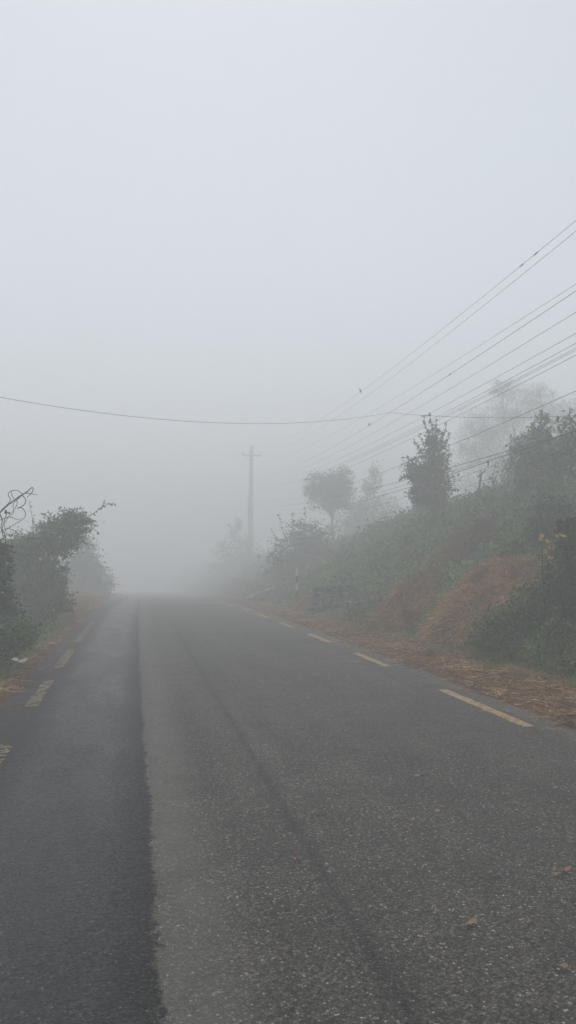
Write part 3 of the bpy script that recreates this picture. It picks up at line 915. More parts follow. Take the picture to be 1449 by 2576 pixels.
# shrubs near the striped post
Y = 37.0
plant('big_leaf_shrub', 'wide hazy shrub with large leafed shoots behind the striped post', 'shrub', gpt(745, Y),
      [blob(742, 1390, 52, 50, Y), blob(770, 1345, 48, 34, Y), blob(720, 1425, 52, 42, Y), blob(810, 1410, 50, 60, Y), blob(790, 1370, 44, 36, Y)],
      7500, .13, 'leaf_far', r=.05, droop=.4, shell=.3,
      shoots=[[at(720, 1365, Y), at(708, 1325, Y), at(701, 1290, Y)], [at(738, 1345, Y), at(736, 1315, Y), at(735, 1286, Y)],
              [at(765, 1330, Y), at(768, 1300, Y), at(767, 1272, Y)], [at(712, 1375, Y), at(690, 1345, Y), at(678, 1325, Y)],
              [at(785, 1335, Y), at(796, 1320, Y), at(803, 1306, Y)]], shoot_step=.10, V0=SIMPLE_V)
Y = 56.0
plant('roadside_bush', 'pale foggy bush under the trunk of the flat topped tree', 'bush', gpt(880, Y, -.2),
      [blob(900, 1300, 46, 50, Y), blob(870, 1350, 60, 50, Y), blob(950, 1290, 50, 50, Y), blob(925, 1215, 16, 34, Y), blob(948, 1200, 14, 40, Y), blob(975, 1310, 40, 40, Y)],
      8500, .17, 'leaf_far', r=.06, shell=.3)
Y = 80.0
plant('roadside_bush', 'very faint bush at the foot of the utility pole', 'bush', gpt(600, Y),
      [blob(600, 1385, 44, 46, Y), blob(585, 1430, 50, 50, Y), blob(640, 1425, 44, 40, Y), blob(590, 1330, 14, 30, Y)], 5000, .24, 'leaf_far', shell=.3, r=.08)
Y = 60.0
plant('roadside_bush', 'low foggy bush between the utility pole and the striped post', 'bush', gpt(665, Y),
      [blob(668, 1440, 44, 40, Y), blob(640, 1465, 50, 30, Y), blob(700, 1455, 40, 40, Y)], 4500, .18, 'leaf_far', shell=.3, r=.06)
Y = 28
plant('bank_bush', 'rounded grey green bush on the bank left of the dead bracken', 'bush', gpt(985, Y),
      [blob(985, 1385, 60, 40, Y), blob(930, 1410, 44, 38, Y), blob(1040, 1350, 60, 40, Y)], 6500, .10, 'leaf_mid', shell=.3, r=.04)
Y = 22
plant('bank_bush', 'leafy green bush on the slope below the pointed tree', 'bush', gpt(1120, Y),
      [blob(1110, 1330, 60, 30, Y), blob(1180, 1310, 60, 32, Y), blob(1050, 1370, 44, 30, Y)], 6500, .085, 'leaf_mid', shell=.3, r=.03)
Y = 19.5
plant('bank_bush', 'dense bush below the crest right of the leafy slope under the cables', 'bush', gpt(1240, Y),
      [blob(1230, 1300, 60, 34, Y), blob(1290, 1290, 60, 40, Y), blob(1215, 1350, 60, 32, Y)], 6500, .08, 'leaf_mid', shell=.3, r=.03)
Y = 16.8
plant('bank_bush', 'shadowy bush directly behind the top of the large straw heap', 'bush', gpt(1250, Y),
      [blob(1230, 1385, 56, 30, Y), blob(1290, 1372, 56, 36, Y), blob(1330, 1350, 50, 40, Y), blob(1300, 1400, 50, 26, Y)], 7500, .07, 'leaf_dark', shell=.3, r=.03)
Y = 14.0
plant('bank_bush', 'dark bush behind the yellow flowers on the right edge of the bank', 'bush', gpt(1400, Y),
      [blob(1400, 1300, 60, 44, Y), blob(1450, 1340, 50, 60, Y), blob(1370, 1360, 36, 40, Y)], 7500, .065, 'leaf_dark', shell=.3, r=.03)
# the dark thicket closest to the camera on the right
Y = 10.2
plant('thicket', 'dark overgrown thicket of creepers at the right edge closest to the road', 'thicket', gpt(1445, Y),
      [blob(1445, 1500, 56, 80, Y), blob(1460, 1400, 50, 70, Y), blob(1440, 1340, 30, 40, Y), blob(1470, 1600, 60, 80, Y), blob(1425, 1580, 50, 60, Y)],
      16000, .058, 'leaf_dark', r=.03, droop=.8, clump=.26,
      shoots=[[at(1410, 1420, Y), at(1402, 1390, Y), at(1396, 1372, Y)], [at(1405, 1480, Y), at(1385, 1462, Y), at(1370, 1460, Y)]], shoot_step=.03)
Y = 10.8
plant('weed_clump', 'bright green weed clump between the large straw heap and the dark thicket', 'weeds', gpt(1330, Y),
      [blob(1340, 1510, 56, 36, Y), blob(1280, 1560, 60, 40, Y), blob(1230, 1600, 50, 34, Y), blob(1370, 1570, 50, 44, Y)],
      9000, .052, 'leaf_mid', r=.02, droop=.5, clump=.3)

# ------------------------------------------------------------------ yellow flowers
def flower_plant(name, label, stems, Y, pet, pr, cat):
    base = gpt(stems[0][0], Y)
    e = empty(name, base, label, cat)
    g = Geo()
    LP, LO = [], []
    for k, (px, py) in enumerate(stems):
        top = at(px, py, Y + random.uniform(-.15, .15))
        b = base + Vector((random.uniform(-.15, .15), random.uniform(-.1, .1), -.03))
        b.z = tz(b.x, b.y) - .02
        mid = b.lerp(top, .5) + Vector((random.uniform(-.05, .05), 0, .05))
        g.tube([b, mid, top], [.006, .005, .003], 5)
        for _ in range(8):
            LP.append(tuple(b.lerp(mid, random.random() * 1.6) if random.random() < .5 else mid.lerp(top, random.random() * .8)))
            LO.append((random.uniform(-1, 1), random.uniform(-1, 1), .1))
        fe = Geo()
        nrm = Vector((random.uniform(-.5, .3), -1, random.uniform(.1, .8))).normalized()
        a = nrm.cross(Vector((0, 0, 1))).normalized(); bb = nrm.cross(a)
        V, F = [tuple(top)], []
        npet = 9
        Vs, Fs = [], []
        for q_ in range(npet):
            th = 2 * pi * q_ / npet + random.uniform(-.1, .1)
            d = a * cos(th) + bb * sin(th); s_ = nrm.cross(d)
            k0 = len(Vs)
            Vs += [tuple(top + d * pr * .15), tuple(top + d * pr * .6 + s_ * pr * .27 + nrm * pr * .08), tuple(top + d * pr - nrm * pr * .05), tuple(top + d * pr * .6 - s_ * pr * .27 + nrm * pr * .08)]
            Fs.append((k0, k0 + 1, k0 + 2, k0 + 3))
        fe.add(Vs, Fs)
        fo = fe.build('flower', M[pet], e)
        ce = Geo()
        ce.tube([top - nrm * pr * .1, top + nrm * pr * .12, top + nrm * pr * .2], [pr * .28, pr * .28, pr * .12], 8)
        ce.build('flower_centre', M['disc'], fo)
    g.build('stems', M['twig'], e)
    foliage(np.array(LP), np.array(LO), .08, 'leaves', M['leaf_dark'], e)
c = lambda u, v: (912 + u * .3707, 912 + v * .3707)
flower_plant('yellow_flower_plant', 'tall stems with a loose cluster of yellow daisy flowers above the straw heap', [c(1215, 1172), c(1208, 1196), c(1253, 1210), c(1263, 1254), c(1296, 1257), c(1240, 1280), c(1257, 1323), c(1283, 1321), c(1266, 1358)], 10.4, 'petal', .035, 'flowers')
flower_plant('yellow_flower_plant', 'small row of yellow flowers at the thicket top by the right edge', [c(1318, 1176), c(1355, 1174), c(1372, 1175), c(1342, 1166)], 9.6, 'petal', .024, 'flowers')

# ------------------------------------------------------------------ left side
Y = 19.0
d3 = lambda u, v: (u * .2904, 1192 + v * .2904)
plant('roadside_bush', 'broad leafy bush with an arching leafy branch reaching out left of the road', 'bush', gpt(110, Y),
      [blob(85, 1430, 66, 62, Y), blob(140, 1350, 62, 48, Y), blob(60, 1370, 46, 40, Y), blob(190, 1312, 42, 30, Y), blob(95, 1490, 56, 42, Y), blob(140, 1450, 30, 40, Y), blob(30, 1450, 40, 70, Y)],
      19000, .075, 'leaf_mid', r=.06, droop=.6, clump=.24, shell=.25,
      shoots=[[at(190, 1320, Y), at(225, 1298, Y), at(248, 1282, Y), at(268, 1268, Y), at(290, 1266, Y)], [at(215, 1300, Y), at(206, 1285, Y), at(203, 1272, Y)],
              [at(255, 1278, Y), at(262, 1264, Y), at(264, 1256, Y)], [at(200, 1310, Y), at(230, 1310, Y), at(246, 1312, Y)],
              [at(130, 1310, Y), at(112, 1292, Y), at(104, 1290, Y)], [at(135, 1308, Y), at(124, 1290, Y), at(120, 1282, Y)],
              [at(200, 1330, Y), at(235, 1330, Y), at(250, 1340, Y)], [at(190, 1350, Y), at(220, 1366, Y), at(236, 1372, Y)]], shoot_step=.05)
Y = 44.0
plant('roadside_bush', 'pale foggy bush behind the broad leafy bush on the left', 'bush', gpt(215, Y),
      [blob(215, 1400, 32, 52, Y), blob(235, 1440, 28, 34, Y), blob(190, 1440, 36, 40, Y), blob(225, 1480, 46, 26, Y), blob(175, 1495, 40, 26, Y)], 9000, .14, 'leaf_far', r=.04, shell=.2)
Y = 55.0
plant('roadside_bush', 'faintest small bush farthest along the left roadside', 'bush', gpt(262, Y),
      [blob(262, 1462, 24, 22, Y), blob(240, 1455, 26, 28, Y)], 3000, .16, 'leaf_far', shell=.2, r=.03)
# ivy-covered post with dead vines at the left edge
Y = 12.0
plant('ivy_stump', 'ivy covered stump at the left edge beneath curling bare vines', 'ivy stump', gpt(-6, Y),
      [blob(2, 1420, 26, 44, Y), blob(-10, 1500, 40, 60, Y), blob(8, 1560, 36, 50, Y), blob(-20, 1370, 26, 30, Y)], 4800, .065, 'leaf_dark', r=.05, droop=.8)
plant('low_bush', 'low dark green bush at the left edge above the fallen pale leaves', 'bush', gpt(25, 11.2),
      [blob(20, 1600, 56, 44, 11.2), blob(-30, 1640, 60, 60, 11.2), blob(66, 1590, 34, 26, 11.2)], 5200, .05, 'leaf_mid', r=.02)
plant('low_bush', 'low tangle of weeds under the broad leafy bush on the left', 'bush', gpt(150, 18),
      [blob(120, 1530, 50, 22, 18), blob(60, 1550, 50, 30, 18), blob(150, 1510, 30, 24, 18)], 3600, .07, 'leaf_dark', r=.02)
vine = empty('dead_vine', at(-10, 1420, 12.0), 'bare curling dead vine stems against the sky at the left edge', 'vine')
g = Geo()
def vline(pts, r0, r1, jy=.12):
    P3 = []
    y = 12.0
    ctrl = [Vector((*d3(*p), 0)) for p in pts]
    # smooth by Catmull-Rom
    out = []
    for i in range(len(ctrl) - 1):
        p0 = ctrl[max(0, i - 1)]; p1 = ctrl[i]; p2 = ctrl[i + 1]; p3 = ctrl[min(len(ctrl) - 1, i + 2)]
        for k in range(5):
            t = k / 5
            out.append(.5 * ((2 * p1) + (p2 - p0) * t + (2 * p0 - 5 * p1 + 4 * p2 - p3) * t * t + (3 * p1 - p0 - 3 * p2 + p3) * t ** 3))
    out.append(ctrl[-1])
    ph = random.uniform(0, 6)
    P3 = [at(p.x, p.y, 12.0 + jy * sin(ph + i * .35)) for i, p in enumerate(out)]
    n = len(P3)
    g.tube(P3, [r0 + (r1 - r0) * i / (n - 1) for i in range(n)], 6)
vline([(-60, 420), (0, 335), (60, 275), (130, 225), (200, 175), (240, 150), (275, 118), (288, 130), (275, 165), (235, 200)], .014, .005)
vline([(150, 205), (215, 168), (290, 175), (330, 183)], .007, .003)
vline([(30, 300), (90, 230), (72, 180), (95, 148), (150, 142), (190, 175), (150, 225), (115, 260), (120, 330), (90, 370)], .006, .004)
vline([(190, 180), (222, 220), (210, 265), (150, 300), (185, 290), (220, 330), (215, 375), (170, 410), (120, 440), (60, 480), (20, 520)], .007, .004)
vline([(100, 150), (110, 200), (150, 240), (130, 300), (80, 360), (40, 440), (60, 520)], .005, .004)
vline([(0, 400), (50, 380), (100, 375), (150, 395), (185, 385)], .006, .003)
vline([(-20, 520), (60, 470), (120, 490), (165, 490)], .006, .003)
vline([(-10, 330), (20, 400), (10, 470), (50, 540), (40, 640)], .009, .006)
vline([(20, 300), (60, 330), (40, 400), (20, 480), (30, 560)], .006, .005)
vline([(-20, 620), (20, 560), (70, 520), (110, 600), (120, 640)], .005, .003)
g.build('stems', M['twig'], vine)
gl = [d3(60, 310), d3(58, 330), d3(45, 600), d3(20, 560), d3(70, 620), d3(70, 560), d3(10, 640)]
Pv = np.array([tuple(at(a, b, 12.0)) for a, b in gl])
foliage(Pv, rand_dirs(len(Pv)), .07, 'withered_leaves', M['twig'], vine, 1.0)
# tall faint weed stems behind, left
sapling('two faint bare weed stems rising behind the bush on the left', [(82, 0), (84, 1330), (80, 1290), (72, 1262)], 21, 20, .05, r=.012, spread=8)
# horizontal dead branch in the bush
br = empty('dead_branch', at(70, 1480, 17.4), 'pale bare dead branch lying sideways in front of the left bush', 'branch')
g = Geo()
g.tube([at(*d3(70, 945), 17.4), at(*d3(150, 935), 17.5), at(*d3(240, 938), 17.4), at(*d3(330, 940), 17.5)], [.016, .018, .013, .007], 6)
g.tube([at(*d3(150, 936), 17.45), at(*d3(180, 922), 17.4), at(*d3(215, 916), 17.4)], [.009, .007, .004], 5)
g.build('bough', M['bark_pale'], br)
# white/pink bloom in the bush, red blooms near the edge
def bloom(label, px, py, Y, r, mat, cat='flower'):
    p = at(px, py, Y)
    e = empty('bloom', p, label, cat)
    n = 14
    D = rand_dirs(n); D[:, 1] = -np.abs(D[:, 1]) * .6
    V, F = leaf_mesh(np.repeat(np.array(p)[None], n, 0), D, rand_dirs(n), np.full(n, r))
    mesh_np('petals', V, [F], M[mat], e)
    g = Geo(); g.tube([p, p + Vector((.01, .12, -.12)), p + Vector((-.02, .25, -.3))], [.004, .005, .006], 5)
    g.build('stem', M['twig'], e)
bloom('single pale pink bloom in the broad bush on the left', 102, 1405, 18.0, .045, 'pink_petal')
bloom('small dark red bloom at the left edge low in the weeds', 5, 1560, 11.2, .028, 'red_petal')
bloom('second dark red bloom lower and right of the first', 30, 1612, 10.6, .022, 'red_petal')

# plant with two big pale leaves
p0 = at(34, 1690, 10.6); p0.z = tz(p0.x, p0.y)
e = empty('pale_leaf_sprig', p0, 'broken sprig with two large whitish leaves on the left verge', 'sprig')
g = Geo(); g.tube([p0, at(*d3(120, 1660), 10.6), at(*d3(100, 1600), 10.6), at(*d3(128, 1555), 10.6)], [.005, .005, .004, .003], 5)
g.tube([at(*d3(120, 1660), 10.6), at(*d3(150, 1630), 10.55)], [.004, .003], 5)
g.build('stem', M['bark_pale'], e)
def big_leaf(pts_a, pts_b, Y, parent, mat):
    """a leaf blade spanned between two outlines given as screen points at slightly different depth"""
    V = []
    for (a, b) in zip(pts_a, pts_b):
        va, vb = at(*d3(*a), Y), at(*d3(*b), Y - .07)
        vm = (va + vb) / 2 + Vector((0, 0, -.012))
        V += [tuple(va), tuple(vm), tuple(vb)]
    n = len(pts_a)
    F = []
    for i in range(n - 1):
        for k in (0, 1):
            F.append((3 * i + k, 3 * i + k + 1, 3 * i + 4 + k, 3 * i + 3 + k))
    mesh_np('leaf', V, [np.array(F)], M[mat], parent, True)
big_leaf([(150, 1628), (180, 1605), (215, 1598), (244, 1590)], [(152, 1630), (175, 1632), (215, 1626), (244, 1591)], 10.6, e, 'leaf_whitish')
big_leaf([(100, 1605), (120, 1588), (145, 1588), (168, 1612)], [(102, 1607), (120, 1614), (145, 1618), (167, 1614)], 10.6, e, 'leaf_whitish')
big_leaf([(150, 1632), (142, 1650), (125, 1662), (118, 1672)], [(146, 1630), (128, 1645), (116, 1655), (117, 1672)], 10.6, e, 'leaf_whitish')
# long grass leaf arcs at far left
q = np.stack([rng.uniform(-2.75, -2.3, 60), rng.uniform(9.8, 11.2, 60)], 1)
V, F = blade_patch(q, .55, .012, .6)
tag(mesh_np('long_grass_tuft', V, [F], M['grass']), 'tuft of long arching grass at the left edge beside the pale leaves', 'grass tuft')

# ------------------------------------------------------------------ stone walls, rock, timber
def stone(g, c, r, seed):
    rs = np.random.default_rng(seed)
    nu, nv = 9, 6
    V = []
    ax = rs.uniform(.75, 1.25, 3) * r
    ph = rs.uniform(0, 6, 6)
    for i in range(nv + 1):
        th = pi * i / nv
        for j in range(nu):
            f = 2 * pi * j / nu
            d = np.array([sin(th) * cos(f), sin(th) * sin(f), cos(th)])
            k = 1 + .16 * sin(3 * d[0] + ph[0]) + .14 * sin(4 * d[1] + ph[1]) + .12 * sin(5 * d[2] + ph[2])
            dd = np.sign(d) * np.abs(d) ** .72
            V.append(tuple(np.array(c) + dd * ax * k))
    F = [(i * nu + j, i * nu + (j + 1) % nu, (i + 1) * nu + (j + 1) % nu, (i + 1) * nu + j) for i in range(nv) for j in range(nu)]
    g.add(V, F)

def stone_wall(label, px0, px1, pyb, Yb, h, cols, rows):
    a, b = at(px0, pyb, Yb), at(px1, pyb, Yb - .8)
    a.z = tz(a.x, a.y); b.z = tz(b.x, b.y)
    e = empty('stone_wall', (a + b) / 2, label, 'stone wall')
    g = Geo(); s = 0
    for i in range(rows):
        for j in range(cols + (i % 2)):
            t = (j + .5 * (1 - i % 2) + random.uniform(-.15, .15)) / cols
            p = a.lerp(b, t)
            rr = h / rows * .58
            stone(g, (p.x + i * .05 + random.uniform(-.03, .03), p.y + random.uniform(-.04, .04), p.z + (i + .45) * h / rows), rr * random.uniform(.8, 1.2), 100 + s)
            s += 1
    g.build('stones', M['stone'], e, True)
stone_wall('low broken stone wall just left of the smaller straw heap', 868, 948, 1580, 18.6, .48, 11, 4)
stone_wall('taller mossy stone wall between the striped post and the lower wall', 776, 856, 1560, 21.5, .80, 9, 6)
p = on_ground(888, 1395, 60); p = at(888, 1393, 26.0)
p.z = max(p.z, tz(p.x, p.y))
e = empty('rock', p, 'single pale rock poking out of the weeds above the stone walls', 'rock')
g = Geo(); stone(g, p, .16, 5); g.build('boulder', M['stone'], e, True)
for (ax, ay, bx, by, lab) in ((622, 1497, 688, 1484, 'upper pale timber log lying on the verge in the fog'), (640, 1503, 694, 1494, 'lower pale timber log lying on the verge in the fog')):
    a, b = at(ax, ay, 34), at(bx, by, 31.5)
    a.z = tz(a.x, a.y) + .10; b.z = tz(b.x, b.y) + .38 if 'upper' in lab else tz(b.x, b.y) + .12
    e = empty('timber_log', a, lab, 'log')
    g = Geo(); g.tube([a, a.lerp(b, .5) + Vector((0, 0, .01)), b], [.09, .08, .07], 9); g.build('log_body', M['timber'], e, True)

# ------------------------------------------------------------------ striped marker post
b = at(747, 1521, 25.0); b.z = tz(b.x, b.y)
top = at(747, 1430, 25.0)
H = top.z - b.z
e = empty('marker_post', b, 'slim black and white striped marker post on the right verge', 'marker post')
z = 0.0
for k, (z0, z1, m) in enumerate(((-.1, .42, 'black_paint'), (.42, .62, 'white_paint'), (.62, .80, 'black_paint'), (.80, 1.0, 'white_paint'))):
    g = Geo()
    g.tube([b + Vector((0, 0, z0 * H)), b + Vector((0, 0, z1 * H))], [.038, .038], 12)
    if k == 3: g.tube([b + Vector((0, 0, H)), b + Vector((0, 0, H + .015))], [.038, .02], 12)
    g.build('painted_band', M[m], e)

# ------------------------------------------------------------------ utility pole
PY = 85.0
pb = gpt(629, PY, -.2)
ptop = at(633, 1122, PY)
e = empty('utility_pole', pb, 'tall concrete utility pole with a crossarm, faint in the fog', 'utility pole')
g = Geo()
pts = [pb.lerp(ptop, t) for t in (0, .35, .7, 1)]
g.tube(pts, [.33, .30, .25, .20], 14); g.build('pole_shaft', M['concrete'], e, True)
g = Geo(); g.tube([ptop, ptop + Vector((0, 0, .22))], [.06, .035], 8); g.build('insulator', M['insulator'], e)
arm_c = at(633, 1146, PY)
g = Geo(); g.box(arm_c + Vector((0, -.17, 0)), (2.15, .15, .15)); g.build('crossarm', M['steel'], e)
for s in (-1, 1):
    g = Geo(); g.tube([arm_c + Vector((s * .62, -.20, -.05)), arm_c + Vector((s * .48, -.20, -.38)), arm_c + Vector((s * .18, -.2, -.6))], [.03] * 3, 6); g.build('brace', M['steel'], e)
    q_ = arm_c + Vector((s * 1.0, -.17, .07))
    g = Geo(); g.tube([q_, q_ + Vector((0, 0, .12)), q_ + Vector((0, 0, .14)), q_ + Vector((0, 0, .28)), q_ + Vector((0, 0, .34))], [.03, .03, .10, .085, .03], 10); g.build('insulator', M['insulator'], e)
q_ = at(628, 1290, PY)
g = Geo(); g.box(q_ + Vector((-.02, -.38, 0)), (.5, .3, .8)); g.build('junction_box', M['steel'], e)
g = Geo(); g.tube([at(626, 1250, PY) + Vector((-.05, -.30, 0)), at(624, 1400, PY) + Vector((-.05, -.30, 0))], [.07, .07], 8); g.build('conduit', M['steel'], e)

# ------------------------------------------------------------------ wires along the road
POLE_X = arm_c.x
def wire_y(px, lx):
    d = ray(px, 1287)
    r = d.x / d.y                     # X = r*Y ; lateral X(Y) = lx0 + (lx1-lx0)*...
    return r
WIRES = {}
def wire(label, lx_pole, lx_near, pole_py, obs, rad, knots=(), key=None, grp='power lines running along the road'):
    """lateral position runs straight from the pole to lx_near at Y = 0; heights are fitted through the seen points"""
    def X(Y): return lx_near + (lx_pole - lx_near) * Y / PY
    Ys, Zs = [PY], [at(635, pole_py, PY).z]
    for (px, py) in obs:
        d = ray(px, py); r = d.x / d.y
        Yv = lx_near / (r - (lx_pole - lx_near) / PY)
        Ys.append(Yv); Zs.append(CAM.z + d.z / d.y * Yv)
    c = np.polyfit(Ys, Zs, 2, w=[3] + [1.5] * len(obs))
    if c[0] < 0:
        c = np.array([0.0, *np.polyfit(Ys, Zs, 1)])
    f = lambda Y: Vector((X(Y), Y, float(np.polyval(c, Y))))
    e = empty('power_line', f(PY), label, 'power line', grp)
    g = Geo()
    yy = np.concatenate([[PY], np.arange(83, -4.1, -2.0)])
    g.tube([f(float(v)) for v in yy], rad * .66, 6)
    g.build('conductor', M['wire'], e)
    for k in knots:
        d = ray(k, 1287); r = d.x / d.y
        Yv = lx_near / (r - (lx_pole - lx_near) / PY)
        g = Geo(); p0, p1 = f(Yv - .09), f(Yv + .09)
        g.tube([p0, p0.lerp(p1, .3), p0.lerp(p1, .7), p1], [rad, rad * 1.9, rad * 1.9, rad], 8); g.build('splice', M['wire'], e)
    if key: WIRES[key] = (f, lambda px: lx_near / ((ray(px, 1287).x / ray(px, 1287).y) - (lx_pole - lx_near) / PY))
    return e
P = POLE_X
wire('topmost power line, carrying a perched bird and two splices', P + .05, 6.9, 1126, [(1449, 554), (910, 984), (804, 1056)], .008, (1360, 1323), 'a')
wire('power line just below the topmost one', P + 1.0, 6.9, 1141, [(1449, 581), (838, 1055)], .008)
wire('third power line from the top', P - .1, 6.9, 1168, [(1449, 707), (990, 1007), (923, 1047), (778, 1118)], .006)
wire('fourth power line from the top, carrying the lower perched bird', P, 6.9, 1205, [(1449, 723), (1136, 941), (982, 1042), (701, 1188)], .009, (1136,), 'd')
wire('fifth power line from the top, running alone through the fog', P, 6.9, 1210, [(1449, 781), (1176, 955), (804, 1159)], .007)
wire('upper one of the close group of lines crossing the feathery tree', P, 6.9, 1215, [(1449, 834), (1093, 1038), (856, 1151)], .007)
wire('second one of the close group of lines crossing the feathery tree', P, 6.9, 1220, [(1449, 855), (1114, 1051), (907, 1139)], .007)
wire('upper strand of a touching pair in the group crossing the feathery tree', P, 6.9, 1224, [(1449, 876), (1284, 960), (907, 1147)], .006)
wire('lower strand of a touching pair in the group crossing the feathery tree', P, 6.9, 1227, [(1449, 882), (1284, 964), (907, 1151)], .006)
wire('lowest one of the close group of lines crossing the feathery tree', P, 6.9, 1235, [(1449, 891), (1134, 1056), (871, 1177)], .007)
wire('lone line midway between the upper lines and the thick cables', P, 6.9, 1250, [(1449, 981), (1126, 1125), (912, 1205)], .008)
g2 = 'thick cables sagging lowest over the bank'
wire('upper thick black cable sagging low over the bank', P, 6.9, 1268, [(1449, 1077), (1229, 1153), (1126, 1180), (912, 1233)], .011, (), 'm', g2)
wire('lower thick black cable with a small hanging clamp', P, 6.8, 1276, [(1449, 1085), (1229, 1158), (1131, 1194), (938, 1253)], .011, (1229,), 'n', g2)
wire('middle cable between the two thick black cables', P, 6.85, 1272, [(1449, 1081), (1229, 1160), (1128, 1189), (920, 1246)], .006, (), None, g2)
wire('thin cable just under the thick pair', P, 6.8, 1288, [(1449, 1090), (1134, 1210)], .006, (), None, g2)
wire('lowest thin cable brushing the weeds on the crest', P, 6.8, 1300, [(1449, 1120), (1275, 1190), (1134, 1238)], .005, (), None, g2)
f, yv = WIRES['n']; q_ = f(yv(1229))
e = empty('cable_clamp', q_, 'small clamp hanging from the lower thick cable', 'clamp')
g = Geo(); g.tube([q_, q_ + Vector((.01, 0, -.05)), q_ + Vector((0, 0, -.11))], [.012, .018, .008], 6); g.build('hook', M['wire'], e)

# span crossing the road
f, yv = WIRES['d']
J = f(yv(983))
def span(label, a, b, midpt, rad):
    """sagging wire from a to b that passes the height of midpt at its share of the way"""
    e = empty('crossing_wire', a, label, 'wire', None)
    h = (b - a); hh = Vector((h.x, h.y, 0)).length
    t = Vector((midpt.x - a.x, midpt.y - a.y, 0)).length / hh
    lin = a.z + h.z * t
    k = (midpt.z - lin) / (t * (1 - t))
    g = Geo(); g.tube([Vector((a.x + h.x * s, a.y + h.y * s, a.z + h.z * s + k * s * (1 - s))) for s in np.linspace(0, 1, 30)], rad, 6)
    g.build('conductor', M['wire'], e)
A = at(-140, 972, 17.0)
d = ray(480, 1060)
# plane through A and J, vertical: find where the sight line crosses it
n_ = Vector((J.y - A.y, -(J.x - A.x), 0))
tt = (A - CAM).dot(n_) / d.dot(n_)
span('single wire sagging across the road from the left edge', A, J, CAM + d * tt, .0055)
B = at(1500, 1042, 19.0)
d = ray(1200, 1050); n_ = Vector((J.y - B.y, -(J.x - B.x), 0)); tt = (B - CAM).dot(n_) / d.dot(n_)
span('wire running on from the crossing wire to the right edge over the trees', J, B, CAM + d * tt, .006)

# ------------------------------------------------------------------ birds
def bird(label, key, px, s, face):
    f, yv = WIRES[key]
    p = f(yv(px))
    e = empty('bird', p, label, 'bird')
    F_ = Vector((face, -.3, 0)).normalized(); U = Vector((0, 0, 1))
    def q(a, b): return p + F_ * a * s + U * (b * s + .008)
    g = Geo()
    # one continuous body: tail tip, rump, belly, breast, neck, head, brow, beak tip
    prof = [(-.62, -.62, .035), (-.45, -.35, .05), (-.28, -.02, .09), (-.13, .22, .19), (0, .42, .25), (.09, .62, .23), (.14, .80, .16), (.20, .93, .155), (.27, 1.0, .12), (.34, 1.0, .05), (.46, .97, .008)]
    g.tube([q(a, b) for a, b, r in prof], [r * s for a, b, r in prof], 10)
    body = g.build('bird_body', M['bird'], e, True)
    g = Geo()
    sd = F_.cross(U)
    for k in (-1, 1):
        V = [tuple(q(a, b) + sd * k * s * w) for a, b, w in ((.08, .62, .22), (-.12, .50, .27), (-.30, .10, .19), (-.48, -.28, .06), (-.22, -.02, .20), (.02, .25, .27))]
        g.add(V, [(0, 1, 4, 5), (1, 2, 3, 4)])
    g.build('wing', M['bird'], e)
    for k in (-1, 1):
        g = Geo(); g.tube([q(.0, .24) + sd * k * .08 * s, q(.02, .08) + sd * k * .08 * s, q(.02, -.03) + sd * k * .08 * s], [.03 * s, .018 * s, .022 * s], 5); g.build('leg', M['twig'], e)
bird('small dark bird with a long tail perched on the topmost power line', 'a', 908, .14, -.8)
bird('small round dark bird perched on a lower power line above the crossing wire', 'd', 930, .10, .6)

# ------------------------------------------------------------------ fallen leaves on the road
def fallen(label, px, py, size, mat, rot, lobes=0):
    d = ray(px, py); t = (float(road_z(0)) + .026 - CAM.z) / d.z
    p = CAM + d * t
    p.z = float(road_z(p.y)) + .03
    n = 12
    V = [(0, 0, .012)]
    for k in range(n):
        th = 2 * pi * k / n
        r_ = size * (.55 + .45 * abs(cos(th))) * (1 + (.45 * cos(lobes * th) if lobes else .1 * sin(5 * th)))
        V.append((r_ * cos(th), r_ * .62 * sin(th), .004 + .012 * abs(sin(th + 1))))
    R = Matrix.Rotation(rot, 3, 'Z')
    V = [tuple(R @ Vector(v) + p) for v in V]
    F = [(0, 1 + k, 1 + (k + 1) % n) for k in range(n)]
    e = empty('fallen_leaf', p, label, 'leaf', 'fallen leaves on the road')
    mesh_np('leaf_blade', V, [np.array(F)], M[mat], e)
    g = Geo(); dr = R @ Vector((1, 0, 0)); g.tube([p + dr * size * .8, p + dr * size * 1.5 + Vector((0, 0, .008))], [.0018, .0012], 4); g.build('leaf_stalk', M['twig'], e)
fallen('tan fallen leaf on the road right of centre, farthest up the lane', 1045, 1955, .040, 'leaf_litter', .2)
fallen('small yellowish fallen leaf on the road below the farthest tan leaf', 1095, 2043, .030, 'leaf_litter', 2.6)
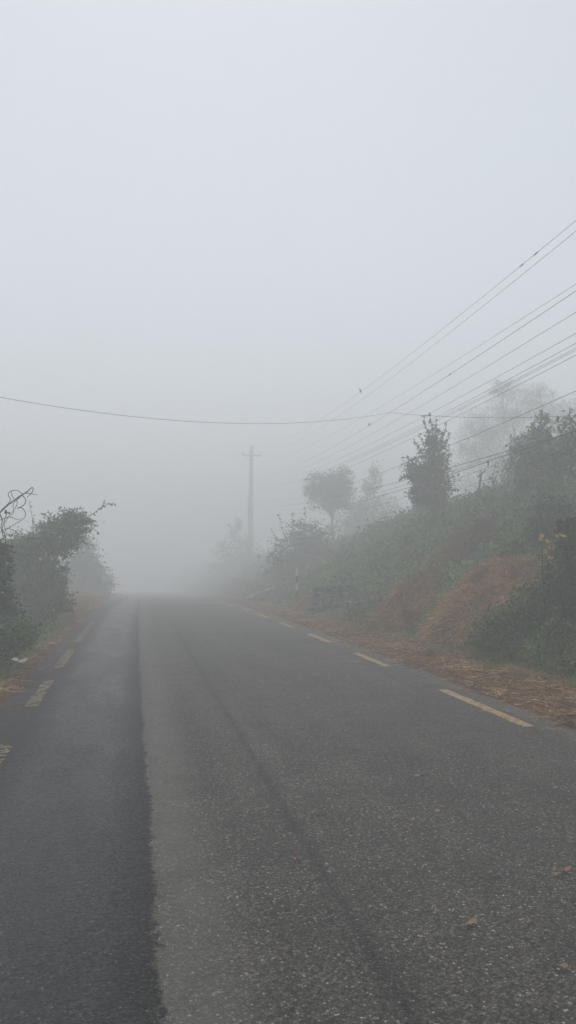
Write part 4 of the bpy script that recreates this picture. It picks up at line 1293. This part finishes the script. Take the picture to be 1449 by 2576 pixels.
fallen('dull brown fallen leaf left of the small yellowish leaf', 1040, 2066, .026, 'leaf_litter', 1.2)
fallen('bright orange fallen leaf on the road near the right edge', 1425, 2193, .034, 'leaf_orange', .5, 3)
fallen('brownish fallen leaf beside the bright orange leaf', 1393, 2203, .022, 'leaf_litter', 2.2)
fallen('long curled tan fallen leaf on the lower right of the road', 1185, 2327, .038, 'leaf_litter', .5)
fallen('small three lobed fallen leaf right of the curled tan leaf', 1331, 2322, .022, 'leaf_litter', 1.4, 3)
fallen('flat greyish tan fallen leaf nearest the lower right corner', 1412, 2437, .026, 'leaf_litter', 2.9)
fallen('pale fallen leaf on the road straight below the last yellow dash', 1393, 1985, .032, 'leaf_litter', .1)
fallen('reddish fallen leaf on the road in the middle of the lane', 740, 2247 - 80, .018, 'leaf_orange', .7)
fallen('tiny tan fallen leaf by the middle of the right lane', 1233, 2200, .020, 'leaf_litter', .8)
fallen('small orange fleck of leaf left of centre beside the dark track', 867, 1842, .030, 'leaf_orange', .3)
# pale pink petal in the straw
p = on_ground(1381, 1797)
e = empty('petal', p + Vector((0, 0, .03)), 'pale pink petal lying on the straw of the right verge', 'petal')
V, F = leaf_mesh(np.array([tuple(p + Vector((0, 0, .03)))] * 2), np.array([(1, .1, .1), (.8, .5, .2)]), np.array([(0, 0, 1.), (0, -.3, 1)]), np.array([.07, .05]))
mesh_np('petal_blade', V, [F], M['pink_petal'], e)

# ------------------------------------------------------------------ haze
g = Geo()
g.box((0, 75, -1.75), (300, 270, 36.5))
hz_m = bpy.data.materials.new('haze'); hz_m.use_nodes = True
nt = hz_m.node_tree
for n in list(nt.nodes):
    if n.type == 'BSDF_PRINCIPLED': nt.nodes.remove(n)
pv = nt.nodes.new('ShaderNodeVolumePrincipled')
pv.inputs['Color'].default_value = (.999, .998, .990, 1)
pv.inputs['Density'].default_value = 0.0245
pv.inputs['Anisotropy'].default_value = 0.2
nt.links.new(pv.outputs[0], nt.nodes['Material Output'].inputs['Volume'])
hz = g.build('haze', hz_m)
tag(hz, 'thick grey morning fog filling the valley road', kind='stuff')
